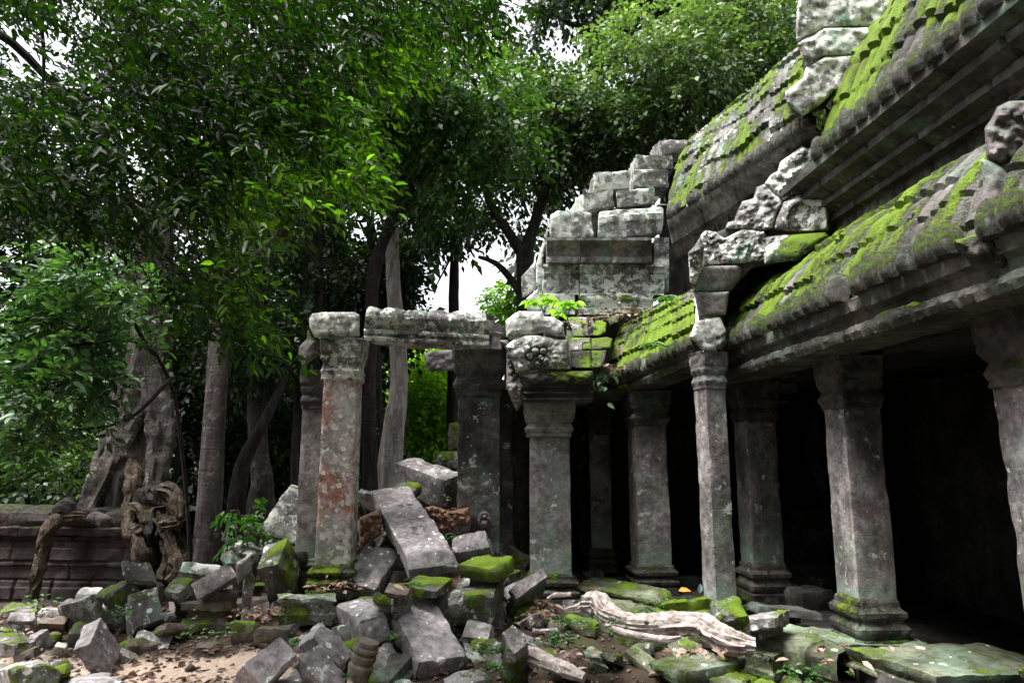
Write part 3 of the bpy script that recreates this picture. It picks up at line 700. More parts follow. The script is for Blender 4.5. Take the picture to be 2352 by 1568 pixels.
box('gable_fill', 2.62, 3.75, 8.97, 9.3, 2.5, 4.3, 'gallery', GAL)
part('core', block(W(*(1514, 470), 11.0), W(1572, 470, 11.0), W(1514, 470, 12.2), W(1514, 730, 11.0), seed=66, res=.08), 'cornice', GAL)
# inside: back wall, ceiling, floor, end wall (deep shade)
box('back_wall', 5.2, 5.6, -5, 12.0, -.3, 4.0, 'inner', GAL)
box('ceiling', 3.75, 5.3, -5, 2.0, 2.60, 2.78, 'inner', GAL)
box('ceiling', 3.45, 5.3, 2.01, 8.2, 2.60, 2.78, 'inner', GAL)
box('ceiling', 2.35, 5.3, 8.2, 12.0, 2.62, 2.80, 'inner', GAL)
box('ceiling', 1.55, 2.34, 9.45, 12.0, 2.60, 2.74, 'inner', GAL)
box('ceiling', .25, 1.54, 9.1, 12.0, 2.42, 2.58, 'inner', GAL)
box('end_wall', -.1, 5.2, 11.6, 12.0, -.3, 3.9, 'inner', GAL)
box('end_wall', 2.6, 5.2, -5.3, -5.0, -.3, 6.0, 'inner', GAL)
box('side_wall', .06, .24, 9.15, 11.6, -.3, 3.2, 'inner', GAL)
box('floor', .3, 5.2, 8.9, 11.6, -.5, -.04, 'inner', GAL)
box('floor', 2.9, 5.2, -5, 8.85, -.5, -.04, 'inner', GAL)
# stepped plinth along the foot of the columns
u_ = nrm(np.array([1.90, -2.25, 0])); n_ = np.array([u_[1], -u_[0], 0]); 
def plinth(prof, p0, p1, seed, moss):
    A = [np.array([p0[0], p0[1], 0]) + n_ * o + [0, 0, z] for o, z in prof]; B = [np.array([p1[0], p1[1], 0]) + n_ * o + [0, 0, z] for o, z in prof]
    fn = lambda s, v, sg, V, N, mm: -.045 * sstep(.03, .01, np.abs(s / .62 + .2 * seed - np.round(s / .62 + .2 * seed))) + .022 * _hash(np.round(s / .62 + .2 * seed).astype(int) + 60, np.zeros(len(s), int), np.zeros(len(s), int), seed)
    part('plinth', ribbon(A, B, 120, .03, fn, seed=seed, amp=.025, moss=moss, mossk=.35), 'greenish', GAL)
plinth([(.05, -.55), (.05, -.30), (.0, -.28), (.0, -.17), (.05, -.15), (.05, -.02), (.02, .02), (-.08, .035), (-.6, .035)], (.80, 8.30), (2.72, 6.02), 3, -.12)
plinth([(.42, -.75), (.42, -.36), (.39, -.29), (.32, -.27), (.04, -.27)], (1.05, 8.0), (2.75, 6.0), 4, .0)
# inner doorway glimpsed behind the corner column
DX0, DX1 = W(1328, 1100, 11.45)[0], W(1392, 1100, 11.45)[0]
for k, (ix, d_) in enumerate(((0, 0), (.07, .05), (.14, .10))):
    zt = 2.28 - ix * 1.1
    for (xa, xb, za, zb) in ((DX0 + ix, DX0 + ix + .06, .1, zt), (DX1 - ix - .06, DX1 - ix, .1, zt), (DX0 + ix, DX1 - ix, zt, zt + .06)):
        part('door_frame', sqloft((xa + xb) / 2, 11.45 + d_, [((xb - xa) / 2, za), ((xb - xa) / 2, zb)], res=.05, rad=.008, stretch=1, seed=k), 'darkshaft', GAL) if (zb - za) > .2 else box('door_frame', xa, xb, 11.40 + d_, 11.55 + d_, za, zb, 'darkshaft', GAL)
# tumbled inner wall seen faintly between the columns
for k, (px, py, d, s) in enumerate(((1812, 1330, 9.6, .5), (1850, 1300, 9.8, .55), (1880, 1330, 9.5, .5), (1835, 1250, 10, .5), (1868, 1215, 10.2, .45), (1850, 1170, 10.3, .5), (1822, 1200, 10.4, .4))):
    O = W(px, py, d); part('inner_block', block(O, O + [s, .1, 0], O + [-.05, s, 0], O + [0, .03, -s * .8], seed=300 + k, res=.06), 'darkshaft', GAL)
for k, (px, py, d, s) in enumerate(((1840, 1360, 8.0, .4), (1770, 1350, 8.4, .35), (1560, 1330, 9.6, .3), (1390, 1330, 9.8, .3), (1345, 1318, 10.2, .26))):
    O = W(px, py, d); part('inner_block', block(O, O + [s, .12 * s, .1 * s], O + [-.2 * s, s * .8, 0], O + [.1 * s, .03, -s * .7], seed=330 + k, res=.05, moss=-.6), 'dark', GAL)
# ---- acroteria and pediment fragments
def zp(pts, ox, oy, k): return [(ox + k * x, oy + k * y) for x, y in pts]
Z2 = (1521.7, 287.1, .3663); U0 = (1665.2, 0, .3296); R0 = (2182, 201, .3476); K0 = (1119.7, 660.3, .1831)
dP = lambda x, y: 8.25 - np.clip((x - 1600) / 300, -.2, 1.2) * 1.25
def rl(name, pts, z, dfn, thick, mat='carved', parent=None, **kw):
    return part(name, relief(zp(pts, *z), dfn if callable(dfn) else (lambda x, y: np.full(np.shape(x), float(dfn))), thick, **kw), mat, parent or GAL)
rl('pediment_stone', [(240, 690), (270, 660), (330, 670), (390, 712), (500, 652), (640, 662), (652, 700), (800, 684), (800, 760), (620, 858), (258, 880), (232, 760)], Z2, dP, .7, bulge=.06, carve=.05, cf=13, seed=1, st=3, moss=-.65)
rl('pediment_stone', [(390, 650), (410, 610), (450, 600), (470, 540), (500, 480), (570, 460), (590, 390), (640, 370), (690, 420), (757, 478), (718, 560), (688, 650), (640, 660), (500, 650)], Z2, dP, .7, bulge=.06, carve=.05, cf=13, seed=2, st=3, moss=-.65)
rl('pediment_stone', [(640, 368), (680, 310), (720, 290), (740, 230), (790, 195), (880, 130), (915, 150), (960, 120), (1010, 105), (1060, 160), (1062, 330), (1040, 450), (900, 385), (830, 430), (758, 474)], Z2, dP, .7, bulge=.06, carve=.045, cf=13, seed=3, st=3, moss=-.65)
kn = [(Z2[0] + .3663 * 900, Z2[1] + .3663 * 590, 40, -.07), (Z2[0] + .3663 * 915, Z2[1] + .3663 * 600, 20, .06)]
rl('pediment_stone', [(692, 652), (722, 560), (762, 482), (850, 438), (1000, 452), (1045, 470), (1040, 660), (830, 672)], Z2, dP, .7, carve=.02, cf=8, seed=4, st=3, moss=-.65, knobs=[(Z2[0] + .3663 * 905, Z2[1] + .3663 * 600, 46, -.05)])
rl('pediment_stone', [(620, 762), (800, 688), (1020, 672), (1045, 700), (850, 850), (640, 872)], Z2, lambda x, y: dP(x, y) - .03, .7, carve=.01, seed=5, st=3, moss=.22, mossk=.3)
rl('pediment_core', [(250, 860), (260, 700), (420, 640), (480, 560), (600, 420), (660, 380), (760, 240), (900, 150), (1050, 130), (1075, 330), (1060, 660), (1040, 700), (840, 840), (560, 900), (420, 1040), (390, 1180), (330, 1400), (260, 1400), (200, 1050), (190, 880)], Z2, lambda x, y: dP(x, y) + .10, .9, 'cornice', carve=.01, seed=12, st=4, bulge=.03)
dS = lambda x, y: np.full(np.shape(x), 7.5)
rl('pediment_stone', [(188, 872), (250, 885), (560, 878), (520, 930), (430, 1040), (190, 1052)], Z2, lambda x, y: 7.5 + np.clip((x - 1600) / 130, 0, 1) * .5, .6, 'gallery', carve=.01, seed=6, st=3, bulge=.05)
rl('pediment_stone', [(198, 1056), (418, 1044), (396, 1190), (230, 1207)], Z2, dS, .6, 'gallery', carve=.008, seed=7, st=3, bulge=.04)
rl('corner_post', [(205, 1235), (270, 1208), (362, 1202), (400, 1292), (345, 1420), (255, 1418), (168, 1330)], Z2, dS, .55, 'pale', carve=.01, seed=8, st=3, bulge=.06)
rl('garland', [(160, 800), (200, 760), (235, 700), (262, 760), (248, 900), (205, 1000), (172, 990)], Z2, lambda x, y: np.full(np.shape(x), 7.42), .25, carve=.05, cf=16, seed=9, st=2.5)
rl('naga_finial', [(318, 1300), (345, 1275), (395, 1290), (402, 1370), (370, 1410), (330, 1390)], Z2, 7.3, .2, 'dark', carve=.03, cf=14, seed=10, st=2.5)
# acroterion between the two bays of the main roof
kU = dict(st=4, moss=-.7, carve=.03, cf=7, bulge=.045)
rl('acroterion_stone', [(515, -120), (1380, -120), (1310, 0), (1210, 140), (1100, 188), (690, 192), (620, 238), (560, 262), (500, 302), (492, 200)], U0, 6.70, .8, 'pale', seed=31, **kU)
rl('acroterion_stone', [(620, 245), (690, 198), (1110, 190), (1092, 330), (960, 384), (690, 392), (565, 470), (530, 380), (505, 305), (560, 268)], U0, 6.66, .8, 'pale', seed=32, **kU)
rl('acroterion_stone', [(562, 474), (695, 398), (960, 388), (968, 500), (950, 636), (760, 642), (650, 742), (540, 812), (430, 720), (418, 640), (545, 545)], U0, 6.64, .8, 'pale', seed=33, **kU)
rl('acroterion_stone', [(762, 648), (948, 640), (905, 780), (838, 900), (782, 1020), (740, 1190), (698, 1140), (700, 1020), (790, 880), (800, 820), (700, 740)], U0, 6.72, .6, 'pale', seed=34, **kU)
rl('acroterion_core', [(510, -120), (1370, -120), (1300, 0), (1200, 140), (1100, 200), (1090, 320), (965, 400), (960, 640), (900, 780), (760, 1080), (720, 1040), (700, 760), (540, 800), (440, 720), (430, 645), (550, 540), (540, 390), (512, 300), (500, 200)], U0, 6.80, .9, 'cornice', seed=36, st=5, bulge=.03, carve=.01)
rl('acroterion_moss', [(870, 352), (970, 318), (1060, 330), (1060, 372), (960, 400), (900, 385)], U0, 6.55, .3, 'pale', seed=35, moss=.5, mossk=.2, st=3)
# acroterion at the right-hand edge
kR = dict(st=4, moss=-.55)
sp_ = [(2182 + .3476 * 430, 201 + .3476 * 395, 26, .09)]
rl('acroterion_stone', [(278, 200), (310, 130), (390, 90), (700, 80), (700, 560), (470, 482), (350, 520), (240, 462), (228, 270)], R0, 4.05, .6, 'gallery', seed=41, carve=.04, cf=13, **kR)
rl('acroterion_stone', [(200, 462), (350, 524), (420, 600), (700, 560), (700, 850), (390, 848), (300, 880), (240, 905), (200, 800), (218, 620)], R0, 4.0, .6, 'gallery', seed=42, carve=.015, **kR)
rl('acroterion_stone', [(238, 912), (385, 855), (700, 830), (700, 1340), (480, 1262), (300, 1190), (100, 1130), (20, 1010), (100, 992)], R0, 3.92, .6, 'cornice', seed=43, carve=.03, cf=12, st=4, moss=-.2)
# ---- the inner corner over the corner column
kK = dict(st=2.4)
rl('corner_stone', [(225, 420), (330, 330), (390, 296), (680, 300), (712, 362), (830, 368), (955, 448), (978, 618), (860, 622), (740, 565), (600, 592), (390, 600), (235, 622)], K0, 8.32, .7, 'pale', seed=51, carve=.012, bulge=.08, moss=-.5, **kK)
kn = [(K0[0] + .1831 * x, K0[1] + .1831 * y, r, h) for x, y, r, h in ((530, 860, 9, .05), (600, 800, 9, .06), (660, 880, 8, .05), (640, 960, 9, .05), (720, 920, 10, .05), (700, 800, 8, .05), (500, 760, 7, .05))]
rl('corner_stone', [(325, 645), (500, 596), (640, 600), (800, 626), (836, 645), (1010, 652), (1040, 1030), (780, 1040), (640, 1034), (368, 1060), (225, 740)], K0, 8.28, .75, 'pale', seed=52, carve=.022, cf=13, bulge=.10, knobs=kn, moss=-.42, **kK)
rl('corner_stone', [(400, 1085), (660, 1044), (1030, 1048), (1320, 1044), (1332, 1120), (1322, 1212), (540, 1218), (430, 1132)], K0, 8.25, .8, 'cornice', seed=53, carve=.022, cf=11, bulge=.07, moss=-.05, **kK)
rl('garland', [(150, 660), (318, 650), (350, 1060), (425, 1135), (540, 1420), (450, 1432), (370, 1560), (286, 1380), (236, 1240), (238, 800)], K0, 8.46, .35, 'gallery', seed=54, carve=.045, cf=14, st=2.4)
bx = [(0, 883), (0, 890), (.03, 893), (.03, 899), (-.02, 902), (.02, 908), (.02, 913), (-.02, 916), (.0, 923), (.1, 925)]
part('cornice', ribbon([W(1204, y, 8.22 + o) for o, y in bx][::-1], [W(1362, y, 8.30 + o) for o, y in bx][::-1], 60, .02, None, seed=55, amp=.012, moss=-.55), 'cornice', GAL)
O = W(1206, 884, 8.24); part('cornice_core', block(W(1210, 921, 8.28), W(1360, 922, 8.36), W(1210, 921, 8.28) + [0, .7, 0], W(1212, 884, 8.28), seed=56, amp=.004, cuts=0), 'cornice', GAL)
# roof stones stepping up between the corner and the sagging roof
for k, (q, ms) in enumerate([([(1005, 378), (1070, 366), (1262, 372), (1268, 606), (1080, 612), (1060, 520)], -.3), ([(1275, 376), (1330, 372), (1360, 470), (1352, 600), (1274, 606)], -.5), ([(1296, 430), (1400, 410), (1492, 440), (1480, 560), (1400, 608), (1300, 600)], .55), ([(1500, 400), (1560, 365), (1650, 355), (1640, 440), (1540, 470)], .15),
                             ([(1026, 650), (1100, 625), (1290, 630), (1288, 690), (1190, 700), (1185, 790), (1035, 800)], -.2), ([(1196, 700), (1296, 690), (1300, 780), (1190, 784)], .02), ([(1304, 640), (1500, 620), (1570, 640), (1540, 760), (1306, 784)], .22),
                             ([(1038, 806), (1180, 792), (1296, 790), (1300, 1005), (1180, 1020), (1056, 1000)], -.1), ([(1304, 790), (1490, 784), (1470, 900), (1420, 1000), (1306, 1006)], -.1)]):
    rl('roof_block', q, K0, lambda x, y: 8.45 + (862 - y) / 140 * 1.35, .6, 'spotted' if k in (0, 4) else 'roof', seed=60 + k, carve=.006, bulge=.05, moss=ms, mossk=.4, st=2.4)
part('roof_core', block(W(1300, 862, 8.75), W(1440, 870, 9.3), W(1300, 745, 10.0), W(1300, 900, 8.9), seed=75, cuts=0), 'cornice', GAL)
part('roof_core', block(W(1250, 745, 9.8), W(1600, 700, 10.2), W(1255, 738, 11.9), W(1250, 800, 9.9), seed=76, cuts=0), 'cornice', GAL)
# ---- broken end of the main gallery
def z1(p): return (1148.4 + .3661 * p[0], 229.7 + .3661 * p[1])
def pxblock(O, A, B, C, dO, dA, dB, dC, **kw):
    return block(W(*O, dO), W(*A, dA), W(*B, dB), W(*C, dC), **kw)
DR = 10.3
def rcourse(name, x0, x1, rows, mat, seed, moss=-.6, amp=.015, relf=None, dd=0, parent=None):
    """a moulded masonry course: rows of (zoom y, outward step)"""
    L, Rr = [], []
    for y, o in rows[::-1]:
        L.append(W(*z1((x0 - o * 30, y)), DR + dd - o)); Rr.append(W(*z1((x1, y)), DR + dd + .05 - o))
    V1 = ribbon(L, Rr, max(8, int(np.linalg.norm(L[0] - Rr[0]) / .03)), .025, relf, seed=seed, amp=amp, moss=moss, mossk=.5)
    part(name, V1, mat, parent or GAL)
    part(name, block(W(*z1((x0, rows[-1][0] - 2)), DR + dd + .03), W(*z1((x1, rows[-1][0] - 2)), DR + dd + .08), W(*z1((x0, rows[-1][0] - 2)), DR + dd + .03) + [-.10, 1.4, 0], W(*z1((x0, rows[0][0] + 2)), DR + dd + .03), seed=seed + 1, amp=.004, cuts=0, res=.08, moss=moss), mat, parent or GAL)
fr = lambda s, v, sg, V, N, mm: .04 * (.8 - 1.5 * worley(V * [11, 3, 11], 5)) * (fbm(V * 2, 8, 2) > -.12)
bd = lambda s, v, sg, V, N, mm: np.where(sg == 1, .028 * (np.abs(np.sin(s * math.pi / .13)) - .4), .008 * (np.abs(np.sin(s * math.pi / .05)) - .4))
for (xa, xb) in ((296, 502), (510, 702), (710, 952)):
    rcourse('cornice_course', xa, xb, [(862, .20), (880, .20), (905, .14), (950, .05), (980, .03), (990, .10), (1020, .10), (1028, .0)], 'gallery', 80 + xa, relf=bd, amp=.02)
rcourse('cornice_course', 968, 1060, [(862, .05), (1000, .0), (1030, .03), (1200, .0)], 'pale', 84, dd=.12)
for (xa, xb, m_) in ((272, 494, 'carved'), (502, 1030, 'carved')):
    rcourse('frieze_course', xa, xb, [(1030, .03), (1045, .03), (1052, .0), (1085, -.01), (1095, -.03), (1210, -.03), (1222, .0)], m_, 90 + xa, relf=fr)
rcourse('plinth_course', 266, 470, [(1224, .03), (1345, .05)], 'pale', 95)
rcourse('plinth_course', 492, 960, [(1222, .05), (1250, .06), (1305, .03), (1308, .10), (1345, .10)], 'pale', 97, moss=-.12)
for k, q in enumerate([[(325, 700), (300, 860), (290, 880), (270, 1040), (268, 1230), (285, 1330), (170, 1330), (165, 1245), (230, 1190), (232, 1010), (300, 790)], [(228, 1004), (226, 1188), (140, 1246), (132, 1110)]]):
    rl('side_wall', [z1(p) for p in q], (0, 0, 1), 10.55 + .25 * k, 1.2, 'pale', seed=100 + k, carve=.01, bulge=.04, st=3, moss=-.8)
DBG = []; FLOAT = []
# stones stacked loosely on the broken end: each could be lifted off
STK = 'stones stacked on the broken gallery end'
for k, (lab, O, A, C, B, mt, kw) in enumerate([
    ('topmost grey stone block on the stepped ruin, beside the roof ridge', (1000, 252), (1188, 254), (1018, 338), (930, 318), 'smooth', {}),
    ('white speckled stone block lying directly below the topmost block of the stepped ruin', (855, 338), (1098, 340), (862, 432), (806, 432), 'pale', {}),
    ('square grey stone block with pale left side on the left step of the ruin', (592, 448), (814, 442), (588, 560), (548, 575), 'pale', {}),
    ('wide grey stone block under the white speckled one on the stepped ruin', (838, 436), (1058, 434), (838, 548), (812, 510), 'pale', {}),
    ('light grey stone block with sloping green left side, above the carved bud stones', (522, 580), (718, 556), (524, 692), (416, 694), 'pale', {}),
    ('light grey stone block between the narrow dark gap and the far roof edge', (734, 572), (968, 546), (738, 672), (722, 610), 'pale', {}),
    ('carved stone block at the left corner of the ruin, left of the wide dark gap', (325, 697), (580, 698), (325, 858), (300, 800), 'pale', dict(carve=.02)),
    ('long stone carved with a row of lotus buds, right of the wide dark gap', (628, 702), (1024, 674), (615, 868), (606, 740), 'pale', dict(waves=3)),
]):
    P = [z1(p) for p in (O, A, B, C)]
    d0 = DR + (.35, .25, .15, .2, .1, .1, -.02, -.02)[k]
    V, F, mm = pxblock(P[0], P[1], P[2], P[3], d0, d0 + .06, d0 + .9, d0 + (.03 if k < 6 else 0), seed=120 + k, cuts=2, moss=-.6, amp=.02, **kw)
    o = mk('stacked_block', V, F, M[mt], None, {'moss': mm}); tag(o, lab, 'stone block', STK)
# ------------------------------------------------------------------ the free-standing doorway
POR = thing('stone_doorway', 'ruined stone doorway of a lichen covered pillar, carved lintel and dark carved pier', 'doorway', (-1.2, 8.4, .1))
column('pillar', POR, -1.985, 8.0, .14, 3.02, .198, mat='pillar', seed=201, rot=.06, capmat='carved', basemat='cornice', hb=.36, hc=.50, capk=.95, basemoss=.12)
def z5(p): return (631.6 + .3662 * p[0], 631.6 + .3662 * p[1])
rl('cap_stone', [z5(p) for p in [(212, 275), (232, 242), (300, 232), (500, 232), (530, 250), (532, 385), (460, 402), (330, 398), (250, 392), (218, 330)]], (0, 0, 1), 7.82, .6, 'pale', POR, seed=202, carve=.012, bulge=.08, st=3, moss=-.55)
rl('cap_stone', [z5(p) for p in [(205, 330), (240, 395), (270, 420), (272, 500), (215, 545), (180, 600), (148, 500), (150, 450), (200, 400)]], (0, 0, 1), 8.35, .5, 'gallery', POR, seed=203, carve=.025, bulge=.08, st=3, moss=-.1)
# lintel with a row of lotus buds
lp = [(600, 405), (600, 388), (600, 380), (600, 368), (600, 360), (600, 345), (600, 335), (600, 322), (602, 300), (606, 262), (612, 232), (622, 214)]
rp = [(1342, 440), (1342, 424), (1342, 416), (1342, 404), (1342, 396), (1342, 380), (1342, 370), (1342, 352), (1330, 330), (1326, 290), (1322, 262), (1318, 240)]
of = [.03, .03, .0, .0, .035, .035, -.02, -.02, .03, .05, .03, -.03]
ln_fn = lambda s, v, sg, V, N, mm: np.where(sg >= 7, .05 * (np.abs(np.sin((s + .12) * math.pi / .30)) ** .6 - .6) + .012 * fbm(V * 14, 4, 2), .006 * np.abs(np.sin(s * 60)))
lp = [(x - 42, y) for x, y in lp]
PL = [W(*z5(p), 7.78 - o) for p, o in zip(lp, of)]; PR = [W(*z5(p), 8.55 - o) for p, o in zip(rp, of)]
back = np.array([.22, .5, 0])
PL = [PL[0] + back * 1.0] + PL + [PL[-1] + back]; PR = [PR[0] + back * 1.0] + PR + [PR[-1] + back]
LIN = part('lintel', ribbon(PL, PR, 110, .025, ln_fn, seed=211, amp=.02, moss=-.55), 'carved', POR)
O = W(*z5((562, 400)), 7.80)
part('lintel_core', block(O, W(*z5((1338, 438)), 8.56), O + back * .98, W(*z5((570, 222)), 7.84), seed=212, cuts=0, amp=.008, moss=-.6), 'gallery', LIN)
part('lintel_end', block(W(*z5((1346, 345)), 8.5), W(*z5((1425, 350)), 8.55), W(*z5((1346, 345)), 8.5) + [.1, .6, 0], W(*z5((1346, 462)), 8.5), seed=213, cuts=1, moss=-.6, prof=[(0, 0), (.2, .0), (.25, .03), (.4, .0), (.5, .03), (.6, 0), (1, 0)]), 'gallery', LIN)
# carved pier
pc = W(1100, 1100, 9.05)
PIER = column('pier', POR, pc[0], 9.05, .30, 3.16, .27, mat='darkshaft', seed=221, rot=.03, capmat='darkshaft', basemat='darkshaft', hb=.2, hc=.74, capk=1.03, carve=.022)
pq = W(1160, 1100, 9.15); part('pilaster', sqloft(pq[0], 9.2, [(.10, .1), (.10, 2.55)], seed=222, carve=.02, rot=.03), 'darkshaft', PIER)
pq = W(1185, 1100, 9.35); part('pilaster', sqloft(pq[0], 9.42, [(.10, .1), (.10, 2.6)], seed=223, carve=.03, rot=.03), 'darkshaft', PIER)
rl('niche_figure', [(1113 + 16 * math.cos(a), 1196 + 20 * math.sin(a) * (1.15 if math.sin(a) < 0 else .8)) for a in np.linspace(0, 2 * math.pi, 14, endpoint=False)], (0, 0, 1), 8.62, .1, 'gallery', PIER, seed=224, carve=.01, cf=20, bulge=.03, st=1.6, knobs=[(1113, 1186, 5, .05), (1113, 1202, 9, .05)])
# second pilaster behind the pillar, and the cornice end behind the lintel
column('rear_pillar', POR, W(722, 1000, 8.7)[0], 8.75, .15, 2.75, .15, mat='gallery', seed=231, rot=.06, hc=.5, hb=.3, capmat='dark', basemat='dark')
rl('rear_cornice', [z5(p) for p in [(935, 500), (960, 478), (1010, 470), (1160, 470), (1160, 600), (1075, 600), (960, 604), (945, 560)]], (0, 0, 1), 9.6, .4, 'gallery', POR, seed=232, carve=.02, bulge=.05, st=2.4, moss=-.7)
# small ruin behind
rb = thing('ruined_wall', 'small mossy ruined wall stub behind the doorway', 'ruin', W(1043, 1140, 13.5))
for k, (q, m_) in enumerate([([(1080, 1000), (1092, 930), (1140, 920), (1170, 960), (1170, 1100), (1085, 1100)], 'brown'), ([(1000, 1165), (1035, 1105), (1170, 1100), (1180, 1220), (1005, 1200)], 'pale')]):
    rl('wall', [z5(p) for p in q], (0, 0, 1), 13.5 - k * .3, .8, m_, rb, seed=240 + k, st=3, carve=.03, moss=-.1)

# ------------------------------------------------------------------ fallen stones
RG = {1: (0, 1033.6, .3409), 2: (516.8, 1033.6, .3409), 3: (1091.0, 1033.6, .3409), 4: (1665.2, 1033.6, .3410)}
GRP = 'fallen temple stones'
